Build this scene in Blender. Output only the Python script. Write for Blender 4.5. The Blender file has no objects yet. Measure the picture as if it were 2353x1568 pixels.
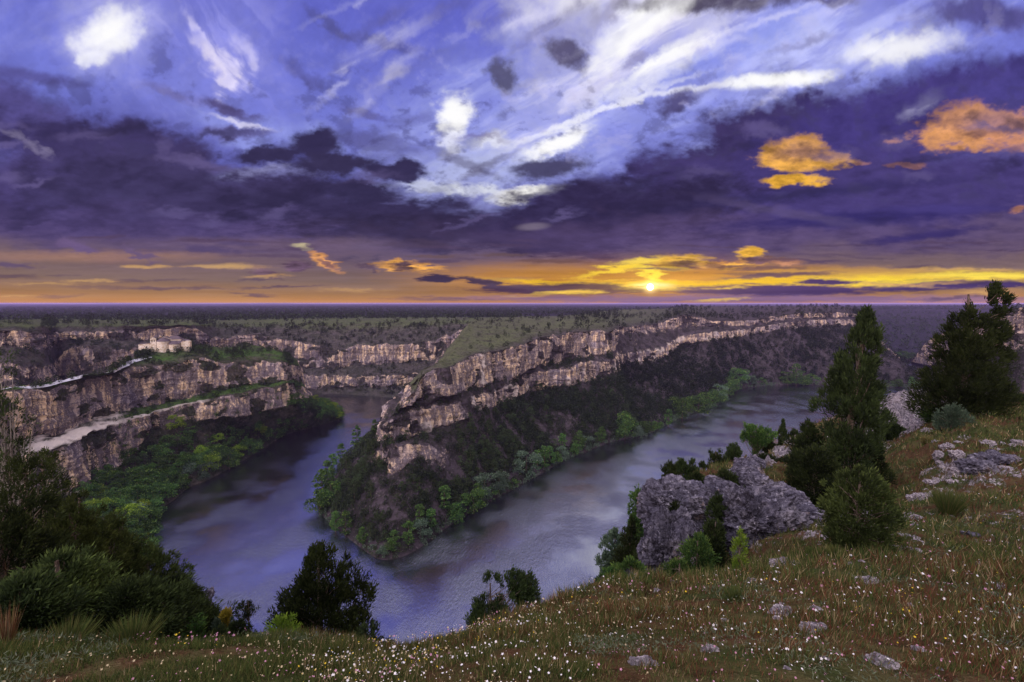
import bpy, math, random, time
import numpy as np
from mathutils import Vector
from mathutils.bvhtree import BVHTree
T0 = time.time()
scene = bpy.context.scene
C = scene.collection
random.seed(7)
rng = np.random.default_rng(11)

# ---------------------------------------------------------------- camera
EYE = 100.0                     # metres above the river
PITCH = math.radians(4.755)
FPX = 1045.8                    # focal length in units of a 2353 px wide photograph
CU, CV = 1176.5, 784.0
cam = bpy.data.cameras.new('camera')
cam.lens = 16.0; cam.sensor_width = 36.0; cam.clip_start = 0.1; cam.clip_end = 60000
camo = bpy.data.objects.new('camera', cam); C.objects.link(camo)
camo.location = (0, 0, EYE); camo.rotation_euler = (math.pi/2 - PITCH, 0, 0)
scene.camera = camo

def ray(u, v):                  # direction with forward (Y) component 1
    c, s = math.cos(PITCH), math.sin(PITCH)
    x = (u-CU)/FPX; y = -(v-CV)/FPX
    dy = c + y*s; dz = y*c - s
    return np.array([x/dy, 1.0, dz/dy])
def pz(u, v, z):                # the point on that line at height z
    r = ray(u, v); t = (z-EYE)/r[2]; return np.array([0, 0, EYE]) + r*t
def pd(u, v, d):                # ... at forward distance d
    return np.array([0, 0, EYE]) + ray(u, v)*d
def proj(P):                    # world -> photograph units
    P = np.asarray(P, float); c, s = math.cos(PITCH), math.sin(PITCH)
    x = P[..., 0]; y = P[..., 1]; z = P[..., 2]-EYE
    f = y*c - z*s; up = y*s + z*c
    f = np.where(f < 0.01, 0.01, f)
    return CU + FPX*x/f, CV - FPX*up/f, f
def a(x, y): return (689.4+.40295*x, 689.4+.40295*y)
def b(x, y): return (1378.8+.41408*x, 660.7+.41408*y)
def c_(x, y): return (.34182*x, 689.4+.34182*y)
def g(x, y): return (.21974*x, 718.1+.21974*y)

# ---------------------------------------------------------------- sun
SUN_AZ = math.radians(16.9); SUN_EL = math.radians(3.5)
sun = bpy.data.lights.new('sun', 'SUN'); sun.energy = 1.1; sun.angle = math.radians(0.6); sun.color = (1.0, .62, .30)
so = bpy.data.objects.new('sun', sun); C.objects.link(so)
so.rotation_euler = (math.pi/2 - SUN_EL, 0, math.pi - SUN_AZ)
sv = Vector((math.sin(SUN_AZ)*math.cos(SUN_EL), math.cos(SUN_AZ)*math.cos(SUN_EL), math.sin(SUN_EL)))
so.rotation_euler = sv.to_track_quat('Z', 'Y').to_euler()

vs = scene.view_settings
vs.view_transform = 'Standard'; vs.look = 'None'; vs.exposure = 0; vs.gamma = 1
scene.cycles.max_bounces = 5; scene.cycles.diffuse_bounces = 3; scene.cycles.glossy_bounces = 2
scene.cycles.transmission_bounces = 1; scene.cycles.transparent_max_bounces = 6; scene.cycles.volume_bounces = 0
scene.cycles.use_denoising = True

def lin(r, g_, b_):
    f = lambda q: (q/255/12.92) if q <= 10 else ((q/255+.055)/1.055)**2.4
    return (f(r), f(g_), f(b_), 1)

# ---------------------------------------------------------------- node helper
class NT:
    def __init__(s, tree): s.t = tree; s.n = tree.nodes; s.l = tree.links
    def new(s, k, **kw):
        n = s.n.new(k)
        for q, w in kw.items(): setattr(n, q, w)
        return n
    def put(s, sock, v):
        if isinstance(v, bpy.types.NodeSocket): s.l.new(v, sock)
        elif v is not None:
            try: sock.default_value = v
            except Exception: sock.default_value = tuple(v)[:3]
    def math(s, op, x, y=None, z=None, clamp=False):
        n = s.new('ShaderNodeMath', operation=op, use_clamp=clamp)
        s.put(n.inputs[0], x)
        if y is not None: s.put(n.inputs[1], y)
        if z is not None: s.put(n.inputs[2], z)
        return n.outputs[0]
    def vmath(s, op, x, y=None, sc=None):
        n = s.new('ShaderNodeVectorMath', operation=op)
        s.put(n.inputs[0], x)
        if y is not None: s.put(n.inputs[1], y)
        if sc is not None: s.put(n.inputs['Scale'], sc)
        return n.outputs['Value'] if op in ('LENGTH', 'DOT_PRODUCT') else n.outputs[0]
    def mix(s, fac, x, y, mode='MIX'):
        n = s.new('ShaderNodeMix', data_type='RGBA', blend_type=mode)
        s.put(n.inputs[0], fac); s.put(n.inputs[6], x); s.put(n.inputs[7], y)
        return n.outputs[2]
    def noise(s, vec, scale, detail=3, rough=.55, out='Fac', dist=0, lac=2):
        n = s.new('ShaderNodeTexNoise'); s.put(n.inputs['Vector'], vec)
        n.inputs['Scale'].default_value = scale; n.inputs['Detail'].default_value = detail
        n.inputs['Roughness'].default_value = rough; n.inputs['Distortion'].default_value = dist
        n.inputs['Lacunarity'].default_value = lac
        return n.outputs[0] if out == 'Fac' else n.outputs[1]
    def ramp(s, fac, stops, interp='LINEAR'):
        n = s.new('ShaderNodeValToRGB'); s.put(n.inputs[0], fac); cr = n.color_ramp; cr.interpolation = interp
        while len(cr.elements) < len(stops): cr.elements.new(.5)
        for e, (p, c) in zip(cr.elements, stops):
            e.position = p; e.color = c if hasattr(c, '__len__') else (c, c, c, 1)
        return n.outputs[0]
    def maprange(s, v, a0, a1, b0=0, b1=1, smooth=True):
        n = s.new('ShaderNodeMapRange', interpolation_type='SMOOTHSTEP' if smooth else 'LINEAR')
        s.put(n.inputs[0], v)
        for i, q in zip((1, 2, 3, 4), (a0, a1, b0, b1)): s.put(n.inputs[i], q)
        return n.outputs[0]
    def mapping(s, vec, scale=(1, 1, 1), loc=(0, 0, 0), rot=(0, 0, 0), typ='POINT'):
        n = s.new('ShaderNodeMapping', vector_type=typ); s.put(n.inputs[0], vec)
        n.inputs['Location'].default_value = loc; n.inputs['Rotation'].default_value = rot; n.inputs['Scale'].default_value = scale
        return n.outputs[0]

# ---------------------------------------------------------------- noise on arrays
def _hash(ix, iy, iz, seed):
    h = (ix.astype(np.int64)*374761393 + iy.astype(np.int64)*668265263 + iz.astype(np.int64)*2147483647 + seed*1274126177) & 0xffffffff
    h = ((h ^ (h >> 13))*1274126177) & 0xffffffff
    h = ((h ^ (h >> 16))*2246822519) & 0xffffffff
    return ((h ^ (h >> 13)) & 0xffffff).astype(np.float32)/16777215.0
def vnoise(x, y, z=None, seed=0):            # smooth value noise, 0..1
    x = np.asarray(x, np.float32); y = np.asarray(y, np.float32)
    ix = np.floor(x); iy = np.floor(y); fx = x-ix; fy = y-iy
    fx = fx*fx*fx*(fx*(fx*6-15)+10); fy = fy*fy*fy*(fy*(fy*6-15)+10)
    def layer(iz):
        a0 = _hash(ix, iy, iz, seed); a1 = _hash(ix+1, iy, iz, seed)
        b0 = _hash(ix, iy+1, iz, seed); b1 = _hash(ix+1, iy+1, iz, seed)
        return (a0+(a1-a0)*fx) + ((b0+(b1-b0)*fx)-(a0+(a1-a0)*fx))*fy
    if z is None: return layer(np.zeros_like(ix))
    z = np.asarray(z, np.float32); iz = np.floor(z); fz = z-iz; fz = fz*fz*(3-2*fz)
    l0 = layer(iz); return l0 + (layer(iz+1)-l0)*fz
def fbm(x, y, z=None, oct=5, seed=0, gain=.5, ridged=False):   # about -1..1
    t = 0; A = 1.0; S = 0; f = 1.0
    for o in range(oct):
        n = vnoise(x*f+o*17.3, y*f+o*9.1, None if z is None else z*f+o*5.7, seed+o)*2-1
        if ridged: n = 1-2*np.abs(n)
        t = t + n*A; S += A; A *= gain; f *= 2.03
    return t/S*1.6
def sstep(e0, e1, x):
    t = np.clip((x-e0)/(e1-e0), 0, 1); return t*t*(3-2*t)

# ---------------------------------------------------------------- sky: a computed panorama of clouds, lit from behind the horizon bars
REAR_SKY_BOOST = 1.9  # added brightness of the unseen sky behind the camera, to light the land
def make_sky():
    W, H = 4096, 2048
    img = np.ones((H, W, 4), np.float32)
    ev = (np.arange(H)+.5)/H*math.pi-math.pi/2
    av = (np.arange(W)+.5)/W*2*math.pi-math.pi       # centre of the picture looks along +Y (see the mapping node)
    D = np.degrees(ev)
    stops = [(-90,(60,55,80)),(-1,(120,95,110)),(0,(204,142,82)),(1.0,(164,122,88)),(2.4,(130,106,100)),(4.6,(112,92,106)),(6.5,(98,82,116)),(10,(84,72,120)),(15,(92,92,168)),(20,(116,122,210)),(30,(98,102,196)),(40,(112,114,204)),(50,(215,212,242)),(90,(225,218,238))]  # overhead colours, out of view, are brightened to light the land
    def grad(st, d):
        cs = np.array([lin(*c)[:3] for _, c in st]); ps = [p for p, _ in st]
        return np.stack([np.interp(d, ps, cs[:, i]) for i in range(3)], -1)
    front = grad(stops, D); back = grad([(-90,(60,55,80)),(-1,(120,95,110)),(0,(225,190,190)),(20,(228,214,226)),(50,(230,222,238)),(90,(225,218,238))], D)*REAR_SKY_BOOST
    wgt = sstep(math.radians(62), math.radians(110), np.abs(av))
    side = 1+1.35*np.cos(av+math.radians(140))*sstep(math.radians(62), math.radians(110), np.abs(av))   # unseen rear sky boosted at the left, dimmed at the right, to shape the cliffs
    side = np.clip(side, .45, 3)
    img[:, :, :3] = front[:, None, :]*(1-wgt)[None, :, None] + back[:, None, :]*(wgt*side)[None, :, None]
    # window in front
    j0 = int((math.radians(-64)+math.pi)/(2*math.pi)*W); j1 = int((math.radians(64)+math.pi)/(2*math.pi)*W)
    i0 = int((math.radians(-.6)+math.pi/2)/math.pi*H); i1 = int((math.radians(58)+math.pi/2)/math.pi*H)
    E, A = np.meshgrid(ev[i0:i1], av[j0:j1], indexing='ij')
    dx = np.sin(A)*np.cos(E); dy = np.cos(A)*np.cos(E); dz = np.sin(E)
    U, V, _ = proj(np.stack([dx, dy, dz+EYE], -1)*1.0)
    U = U.astype(np.float32); V = V.astype(np.float32)
    h = np.clip(697-V, 0, None)
    # domain: flattens towards the horizon
    PX = U/300.0; PY = -np.log(h+60)*1.9
    w1x = fbm(PX*2.2, PY*2.2, oct=6, seed=1); w1y = fbm(PX*2.2, PY*2.2, oct=6, seed=21)
    w2x = fbm(PX*8, PY*9, oct=6, seed=2, gain=.6); w2y = fbm(PX*8, PY*9, oct=6, seed=22, gain=.6)
    # streaks radiating up-right, as the high cirrus runs
    ang = math.radians(27)
    s1 = (U*math.cos(ang)-V*math.sin(ang)); s2 = (U*math.sin(ang)+V*math.cos(ang))
    ssx = s1+40*w1x; ssy = s2+14*w1y+.05*s1*w1x*0
    rg = fbm(U/34+.3*w1x, V/(9+h*.05)+.3*w1y, oct=6, seed=15, gain=.62)
    st = fbm(ssx/230, ssy/44, oct=7, seed=5, gain=.56)
    ang2 = math.radians(-52)
    q1 = (U*math.cos(ang2)-V*math.sin(ang2)); q2 = (U*math.sin(ang2)+V*math.cos(ang2))
    st2 = fbm((q1+40*w1x)/200, (q2+30*w1y)/36, oct=7, seed=6, gain=.54)
    bill = fbm(PX*5+.35*w1x, PY*6+.35*w1y, oct=7, seed=7, gain=.6)
    hor = fbm(U/260+.3*w1x, V/11, oct=5, seed=8, gain=.6)
    WP = {'b': (55*w1x+12*w2x, 30*w1y+10*w2y), 's': (10*w1x+15*w2x, 7*w1y+11*w2y), 'f': (12*w1x+26*w2x, 2*w1y+3.4*w2y), 'n': (0, 0), 'o': (3*w1x+8*w2x, 2*w1y+7*w2y)}
    col = img[i0:i1, j0:j1, :3].copy()
    col = grad(stops, np.degrees(E)+1.2*w1y*sstep(2, 12, np.degrees(E))+.25*hor)
    veil = sstep(.05, .75, .6*st+.4*bill)*sstep(380, 620, h+60*w1x)*.35
    veilr = veil*(.25+.6*sstep(1000, 1400, U))
    col = col+(np.array(lin(205, 202, 250)[:3])-col)*veilr[..., None]
    def blob(u, v, ru, rv, rot, c, al=1.0, soft=.5, k='b', tex=0.0):
        nonlocal col
        R = max(ru, rv)*(1+soft)+90
        wx, wy = WP[k]
        x = U-u+wx; y = -(V-v)+wy
        ca, sa = math.cos(math.radians(rot)), math.sin(math.radians(rot))
        X = (x*ca+y*sa)/ru; Y = (-x*sa+y*ca)/rv
        L = np.sqrt(X*X+Y*Y)
        if k in ('s', 'b'): L = L + .14*bill + .16*rg
        if k == 'o': L = L + .34*rg + .12*w2x
        if k == 'f': L = L + .16*rg
        m = sstep(1+soft, 1-soft, L)*al
        if tex:
            tx = st if rot >= 0 else st2
            m = m*(1-tex+tex*sstep(-.35, .55, tx)*1.25)
        m = np.clip(m, 0, 1)[..., None]
        cc = np.array(lin(*c)[:3], np.float32)
        if sum(c) < 420 and k == 'b':       # thick decks have their own light and dark billows
            cc = cc*np.clip(1+.22*bill+.10*w2x, .55, 1.6)[..., None]
        if k == 'o': cc = cc*np.clip(1+.30*w2y+.30*bill+.22*rg, .45, 1.5)[..., None]
        col = col*(1-m)+cc*m
    for q in SKYB: blob(*q)
    S_ = np.random.default_rng(4)
    for i in range(70):                  # thin lens-shaped streaks low in the sky
        v = S_.uniform(545, 690); u = S_.uniform(0, 2353); near_sun = math.exp(-((u-1600)/520)**2)
        dark = S_.random() < .6; ln_ = S_.uniform(25, 110)
        if not dark and v < 612: continue
        cc = (86, 68, 96) if dark else ((250, 205, 80) if S_.random() < near_sun else (205, 160, 104))
        blob(u, v, ln_, S_.uniform(1.5, 4.5), S_.uniform(-4, 4), cc, S_.uniform(.35, .8), .6, 'f')
    col = col*(1+.10*rg*sstep(20, 120, h))[..., None]
    dk = sstep(.10, .85, bill+.5*w2y+.25*rg)*sstep(170, 260, h)*sstep(640, 470, h+80*w1x)*.42
    col = col+(np.array(lin(62, 56, 92)[:3])-col)*dk[..., None]
    lt = sstep(.25, .95, -bill+.5*w2x)*sstep(200, 330, h)*(.25+.75*sstep(700, 1300, U))*sstep(760, 560, h)*.26*sstep(-10, 60, np.where(U > 1300, 400-(U-1300)*.30, 300-.06*np.abs(U-1000))-V)
    col = col+(np.array(lin(198, 192, 236)[:3])-col)*lt[..., None]
    for i in range(46):                  # ragged scraps in the middle sky
        v = S_.uniform(280, 520); u = S_.uniform(-20, 2380)
        blob(u, v, S_.uniform(20, 90), S_.uniform(5, 16), S_.uniform(-10, 22), (48, 42, 74) if S_.random() < .55 else (110, 98, 150), S_.uniform(.3, .6), .8, 's')
    for i in range(34):
        v = S_.uniform(10, 260); u = S_.uniform(620, 2380)
        blob(u, v, S_.uniform(30, 100), S_.uniform(6, 18), S_.uniform(12, 42), (225, 222, 252) if S_.random() < .5 else (92, 88, 138), S_.uniform(.25, .5), .9, 's', .7)
    for q in ((252, 70, 54, 36, 25), (1046, 262, 32, 26, 60), (1465, 80, 120, 26, 40), (2070, 105, 85, 22, 8), (1790, 185, 95, 12, 4), (1285, 326, 50, 14, 20), (1500, 150, 90, 12, 34)):
        blob(*q, (255, 254, 255), .95, .75, 's', .25 if q[4] < 50 else 0)
    # thin horizontal lights and darks above the horizon
    lowm = sstep(140, 30, h)[..., None]
    col = col*(1+lowm*.20*hor[..., None])
    gl = np.exp(-(((U-1493)/190)**2+((V-652)/26)**2))*(.75+.25*hor)
    col = col+gl[..., None]*np.array([.55, .30, .03])*.55
    r = np.hypot(U-1494, V-660)
    col = col+(sstep(8.5, 5.0, r)*9)[..., None]*np.array([1, .92, .6]) + (np.exp(-(r/13)**2)*.8)[..., None]*np.array([1, .75, .3])
    # fade into the rest of the panorama
    f = (sstep(math.radians(64), math.radians(54), np.abs(A))*sstep(math.radians(58), math.radians(46), E))[..., None]
    img[i0:i1, j0:j1, :3] = img[i0:i1, j0:j1, :3]*(1-f) + np.clip(col, 0, 12)*f
    im = bpy.data.images.new('sky_panorama', W, H, alpha=False, float_buffer=True)
    im.colorspace_settings.name = 'Linear Rec.709'
    im.pixels.foreach_set(img.ravel()); im.update()
    return im
SKYB = [
 (1500,-90,260,130,28,(255,252,255),1,.8,'b',.3),  # cloud above the view, added to brighten the reflection in the water
 # thin bright veils
 (470,100,190,150,-50,(160,160,238),.55,.8,'b',.6),(1640,150,620,150,14,(172,178,248),.85,.7,'b',.5),(1130,340,250,120,25,(165,172,236),.8,.8,'b',.5),
 (1480,90,230,75,32,(236,232,252),.9,.6,'b',.7),(1330,210,190,60,28,(215,212,246),.8,.7,'b',.8),(1700,120,190,36,20,(135,148,238),.75,.7,'b',.3),
 (1570,120,120,22,40,(248,246,255),.9,.6,'s',.5),(1450,55,110,34,42,(255,255,255),1,.6,'s',.5),(2060,105,110,32,8,(255,255,255),1,.6,'s',.5),(1900,120,200,50,10,(200,204,252),.6,.8,'b',.6),
 (1790,185,120,17,4,(255,255,255),1,.55,'f',0),(1370,262,200,7,21,(240,240,255),.8,.7,'f',0),(1600,205,140,6,8,(240,240,255),.8,.7,'f',0),
 (1285,325,75,22,22,(250,250,255),.9,.6,'s',.5),(1490,190,130,16,25,(240,240,255),.7,.7,'s',.4),
 (1045,262,42,34,60,(255,255,255),1,.6,'s',.1),(1030,320,36,30,80,(245,245,255),.9,.6,'s',.3),(1130,325,46,13,10,(240,240,250),.8,.7,'s',0),
 (252,72,66,44,25,(255,255,255),1,.65,'s',.15),(212,125,24,15,30,(255,255,255),.9,.6,'s',0),(250,60,100,90,30,(200,200,250),.6,.8,'s',.3),
 (500,175,95,20,-40,(228,220,248),.8,.7,'b',.9),(460,110,110,14,-56,(205,200,246),.7,.8,'b',.9),(560,160,60,18,-55,(205,200,246),.6,.8,'b',.9),
 (1090,390,120,45,10,(180,186,228),.7,.7,'s',.5),(1050,432,130,13,-5,(215,218,232),.9,.6,'s',.3),(1215,442,70,17,8,(250,248,245),1,.5,'s',0),
 (640,300,170,30,-12,(150,158,232),.7,.7,'b',.3),(620,395,150,16,5,(165,165,215),.7,.6,'s',.4),(560,280,60,7,-12,(225,220,245),.7,.7,'s',0),
 # dark decks
 (30,260,170,60,-22,(84,76,136),.95,.5,'b',0),(230,335,300,58,-8,(62,54,98),1,.35,'b',.0),(100,430,420,80,0,(74,64,114),1,.5,'b',0),(450,440,420,76,-4,(64,56,96),1,.4,'b',0),
 (300,520,600,50,0,(78,66,112),.8,.7,'b',0),(840,480,330,52,-6,(54,47,82),1,.35,'b',0),(1130,530,400,48,0,(54,46,76),1,.5,'b',0),
 (1640,390,420,82,24,(62,52,98),1,.3,'b',0),(2060,290,420,100,19,(68,58,122),1,.35,'b',.0),(1950,440,620,95,2,(72,61,118),1,.4,'b',0),(1420,480,330,78,6,(52,44,80),1,.35,'b',0),
 (2330,225,160,60,10,(76,68,138),.9,.6,'b',0),(1800,540,700,36,0,(88,72,112),.75,.8,'b',0),
 (625,352,85,20,3,(54,48,84),1,.35,'s',0),(728,335,62,36,10,(52,46,82),1,.3,'s',0),(770,375,110,24,0,(54,48,82),1,.35,'s',0),(860,325,80,24,-14,(84,80,132),.9,.5,'s',.3),(905,393,62,22,-5,(54,48,84),1,.35,'s',0),
 (820,430,110,26,-8,(52,46,80),1,.4,'s',0),(540,305,80,13,3,(92,86,142),.9,.5,'s',0),(530,250,72,13,-18,(84,76,128),.95,.5,'f',0),(400,215,60,12,-20,(110,104,160),.7,.7,'f',0),
 (765,58,72,10,-36,(86,86,150),.85,.7,'s',0),(885,98,90,13,-10,(88,88,156),.85,.7,'s',0),(700,170,48,14,-32,(94,94,165),.8,.7,'s',0),(835,258,60,10,-14,(96,94,160),.85,.6,'s',0),(940,280,50,16,10,(110,112,180),.7,.7,'s',0),
 (70,175,130,13,-9,(88,84,150),.85,.6,'f',0),(60,330,60,8,-30,(150,140,175),.5,.7,'f',0),
 (1160,172,46,26,-60,(86,84,118),.95,.5,'s',0),(1300,128,44,26,-35,(84,78,112),.95,.5,'s',0),(1290,80,90,40,40,(130,124,158),.7,.7,'s',.8),(1400,20,60,20,45,(120,112,140),.8,.6,'s',.5),
 (1660,4,200,20,2,(74,66,92),.95,.6,'s',0),(1900,6,60,12,0,(90,84,120),.8,.6,'s',0),(1555,240,46,20,20,(82,76,124),.95,.5,'s',0),(1470,140,28,10,20,(140,134,170),.6,.7,'s',0),
 (1265,380,78,22,8,(70,66,100),.95,.45,'s',0),(2260,38,150,34,-6,(84,78,140),.95,.55,'b',0),(1210,451,18,4,10,(90,88,110),.9,.5,'n',0),
 (1060,375,90,12,-20,(110,108,140),.7,.7,'f',0),(1110,385,80,10,22,(110,108,140),.7,.7,'f',0),
 (1900,440,260,12,6,(52,46,92),.7,.8,'f',0),(1960,502,270,16,4,(54,46,104),.95,.7,'f',0),(1820,490,180,10,-10,(100,86,126),.5,.8,'f',0),(2120,541,130,9,7,(60,50,106),.95,.7,'f',0),(2160,480,130,10,0,(72,62,126),.8,.6,'f',0),
 (1225,521,34,8,4,(120,108,130),.8,.5,'n',0),
 # glow along the horizon
 (1480,650,360,44,0,(186,122,54),.6,.9,'n',0),(1250,640,260,26,0,(205,140,45),.6,.8,'f',0),(1700,632,260,18,0,(205,140,60),.7,.8,'f',0),(2150,640,330,18,0,(240,196,70),.9,.7,'f',0),(1950,622,200,8,0,(200,150,90),.6,.8,'f',0),
 (520,612,60,5,0,(200,160,110),.7,.8,'f',0),(600,560,300,14,0,(125,102,118),.5,.8,'f',0),(200,590,260,12,0,(170,128,108),.6,.8,'f',0),(695,563,22,7,0,(205,190,150),.8,.7,'s',0),
 (1420,620,90,9,12,(252,212,70),.95,.6,'s',0),(1480,600,60,6,4,(250,215,90),.9,.6,'f',0),(1500,636,40,9,-25,(255,225,80),1,.6,'s',0),(1600,655,330,9,0,(245,196,50),.8,.7,'f',0),(1240,650,120,6,-4,(240,190,50),.8,.6,'f',0),
 (2060,648,220,9,0,(250,214,66),.95,.6,'f',0),(2260,632,130,7,0,(255,225,90),.95,.6,'f',0),(1750,646,110,8,0,(240,190,50),.8,.6,'f',0),
 # low dark bars
 (1310,665,215,13,0,(78,55,84),1,.3,'f',0),(1005,641,60,8,1,(62,50,76),1,.3,'f',0),(1110,650,56,7,-12,(70,54,74),1,.4,'f',0),(1260,601,70,4,0,(110,80,80),.8,.5,'f',0),(1140,587,50,4,0,(100,78,84),.8,.5,'f',0),(1010,590,60,4,0,(105,82,88),.8,.5,'f',0),
 (1765,668,235,13,0,(82,62,108),1,.3,'f',0),(1900,648,62,7,0,(80,60,104),1,.35,'f',0),(2170,656,190,11,3,(76,58,106),1,.35,'f',0),(2330,655,60,8,0,(76,58,106),1,.35,'f',0),(1780,634,130,5,3,(104,78,96),.9,.5,'f',0),
 (1380,686,320,7,0,(150,108,122),.8,.7,'f',0),(1850,687,640,8,0,(132,104,148),.85,.7,'f',0),(840,611,28,6,-15,(95,75,95),.9,.4,'s',0),
 (20,610,60,6,-4,(98,80,110),.9,.5,'f',0),(480,572,70,9,-8,(84,70,110),.8,.6,'f',0),(545,557,50,7,0,(84,70,110),.7,.6,'f',0),
 # small puffs lit by the sun
 (175,566,40,13,-18,(108,88,130),.95,.4,'s',0),(325,584,40,10,-26,(108,88,122),.95,.4,'s',0),(610,627,34,10,-18,(112,86,104),.95,.4,'o',0),(682,613,30,11,0,(104,80,104),.95,.4,'o',0),
 (744,600,36,13,-32,(226,158,98),1,.4,'o',0),(752,606,26,7,-32,(130,94,100),.9,.5,'o',0),(938,613,70,12,-3,(238,170,84),1,.35,'o',0),(930,617,30,8,-5,(88,66,78),.95,.5,'o',0),
 (1655,606,110,9,2,(190,128,70),.95,.5,'o',0),(1570,612,46,11,0,(110,76,74),.95,.5,'o',0),(1560,600,60,13,4,(240,184,76),.9,.5,'o',0),(1575,608,40,8,0,(96,70,84),.8,.6,'o',0),(1680,608,70,8,2,(238,178,80),.85,.5,'o',0),(1690,611,40,4,0,(96,72,88),.8,.6,'o',0),(1800,604,40,5,0,(190,132,100),.8,.5,'o',0),(1725,580,30,14,0,(246,186,74),1,.35,'o',0),(1740,602,32,6,0,(104,76,96),.9,.5,'o',0),(1640,608,22,8,0,(120,84,80),.8,.5,'o',0),
 (1842,366,100,26,-2,(240,176,84),1,.3,'o',0),(1838,345,66,32,0,(222,160,84),1,.35,'o',0),(1850,350,58,17,0,(148,108,100),.85,.7,'o',0),(1845,330,30,7,0,(205,150,108),.6,.8,'o',0),(1838,413,72,10,0,(248,184,70),1,.4,'o',0),(1788,416,22,12,0,(248,184,70),1,.4,'o',0),
 (2215,305,110,40,4,(218,152,100),1,.3,'o',0),(2250,280,90,40,0,(206,144,104),1,.35,'o',0),(2335,300,90,44,0,(208,142,104),1,.3,'o',0),(2290,283,85,24,0,(150,112,120),.85,.7,'o',0),(2055,324,16,5,0,(200,140,110),.9,.5,'o',0),(2085,380,40,5,4,(170,118,116),.9,.5,'o',0),(1980,376,18,5,0,(160,112,116),.8,.5,'o',0),(2345,482,20,8,15,(190,130,110),.9,.5,'o',0),
 # the sun behind the bars
 (1493,655,60,10,0,(255,216,90),.9,.9,'f',0),(1500,657,40,6,0,(255,240,170),1,.7,'n',0),
]
ENVROT = -90

world = bpy.data.worlds.new('World'); scene.world = world; world.use_nodes = True
w = NT(world.node_tree); w.n.clear()
tc = w.new('ShaderNodeTexCoord').outputs['Generated']
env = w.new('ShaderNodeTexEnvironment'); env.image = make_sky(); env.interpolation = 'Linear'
w.put(env.inputs[0], w.mapping(tc, rot=(0, 0, math.radians(ENVROT))))
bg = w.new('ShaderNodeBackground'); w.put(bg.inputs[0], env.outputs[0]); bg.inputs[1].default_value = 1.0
wo = w.new('ShaderNodeOutputWorld'); w.put(wo.inputs[0], bg.outputs[0])
world.cycles.sampling_method = 'MANUAL'; world.cycles.sample_map_resolution = 1024
print('sky', time.time()-T0)
# ---------------------------------------------------------------- mesh helpers
def mesh_np(name, V, F, mats, fmat=None, smooth=False, attrs=None):
    me = bpy.data.meshes.new(name); V = np.asarray(V, np.float32); F = np.asarray(F, np.int32)
    n, k = F.shape
    me.vertices.add(len(V)); me.vertices.foreach_set('co', V.ravel())
    me.loops.add(n*k); me.loops.foreach_set('vertex_index', F.ravel())
    me.polygons.add(n); me.polygons.foreach_set('loop_start', np.arange(0, n*k, k, dtype=np.int32))
    me.polygons.foreach_set('loop_total', np.full(n, k, np.int32))
    for m in (mats if isinstance(mats, (list, tuple)) else [mats]): me.materials.append(m)
    if fmat is not None: me.polygons.foreach_set('material_index', np.asarray(fmat, np.int32))
    me.polygons.foreach_set('use_smooth', np.full(n, smooth, bool))
    for an, av in (attrs or {}).items():
        at = me.attributes.new(an, 'FLOAT', 'POINT'); at.data.foreach_set('value', np.asarray(av, np.float32))
    me.update(calc_edges=True); return me
def link(name, me, parent=None, loc=None, **props):
    o = bpy.data.objects.new(name, me); C.objects.link(o)
    if parent is not None: o.parent = parent
    if loc is not None: o.location = loc
    for k, v in props.items():
        if v: o[k] = v
    return o
def struct(name, me): return link(name, me, kind='structure')
def thing(name, label, cat, loc=(0, 0, 0), group=None):
    return link(name, None, loc=loc, label=label, category=cat, group=group)
def gridF(r, c):
    i = np.arange(r-1)[:, None]*c+np.arange(c-1)[None, :]
    return np.stack([i, i+1, i+c+1, i+c], -1).reshape(-1, 4)
def gnormal(G):
    du = np.gradient(G, axis=1); dv = np.gradient(G, axis=0)
    n = np.cross(du, dv); l = np.linalg.norm(n, axis=2, keepdims=True); return n/np.maximum(l, 1e-9)

# ---------------------------------------------------------------- materials
def mat(name):
    m = bpy.data.materials.new(name); m.use_nodes = True; t = NT(m.node_tree); t.n.clear()
    o = t.new('ShaderNodeOutputMaterial'); return m, t, o
def rock_colour(t, P, fine=1.0):
    """limestone: ochre and pinkish tan where fresh, violet grey where weathered, dark streaks, thin beds"""
    n1 = t.noise(P, .055*fine, 4, .6); n2 = t.noise(t.mapping(P, scale=(1, 1, .22)), .35*fine, 5, .65); n3 = t.noise(P, 1.6*fine, 5, .7)
    bed = t.noise(t.mapping(P, scale=(.10, .10, 1.5)), .8*fine, 4, .6)
    c = t.ramp(n1, [(.32, lin(156, 142, 140)), (.45, lin(186, 164, 144)), (.55, lin(214, 186, 148)), (.66, lin(160, 146, 148))])
    grey = t.maprange(t.math('ADD', t.math('MULTIPLY', n2, .6), t.math('MULTIPLY', n3, .4)), .43, .51)
    c = t.mix(t.math('MULTIPLY', grey, .88), c, lin(80, 73, 84))
    c = t.mix(t.math('MULTIPLY', t.maprange(bed, .56, .64), .55), c, lin(74, 62, 60))
    c = t.mix(t.math('MULTIPLY', t.maprange(n3, .58, .70), .75), c, lin(226, 212, 200))
    return c, n2, n3, bed
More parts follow.
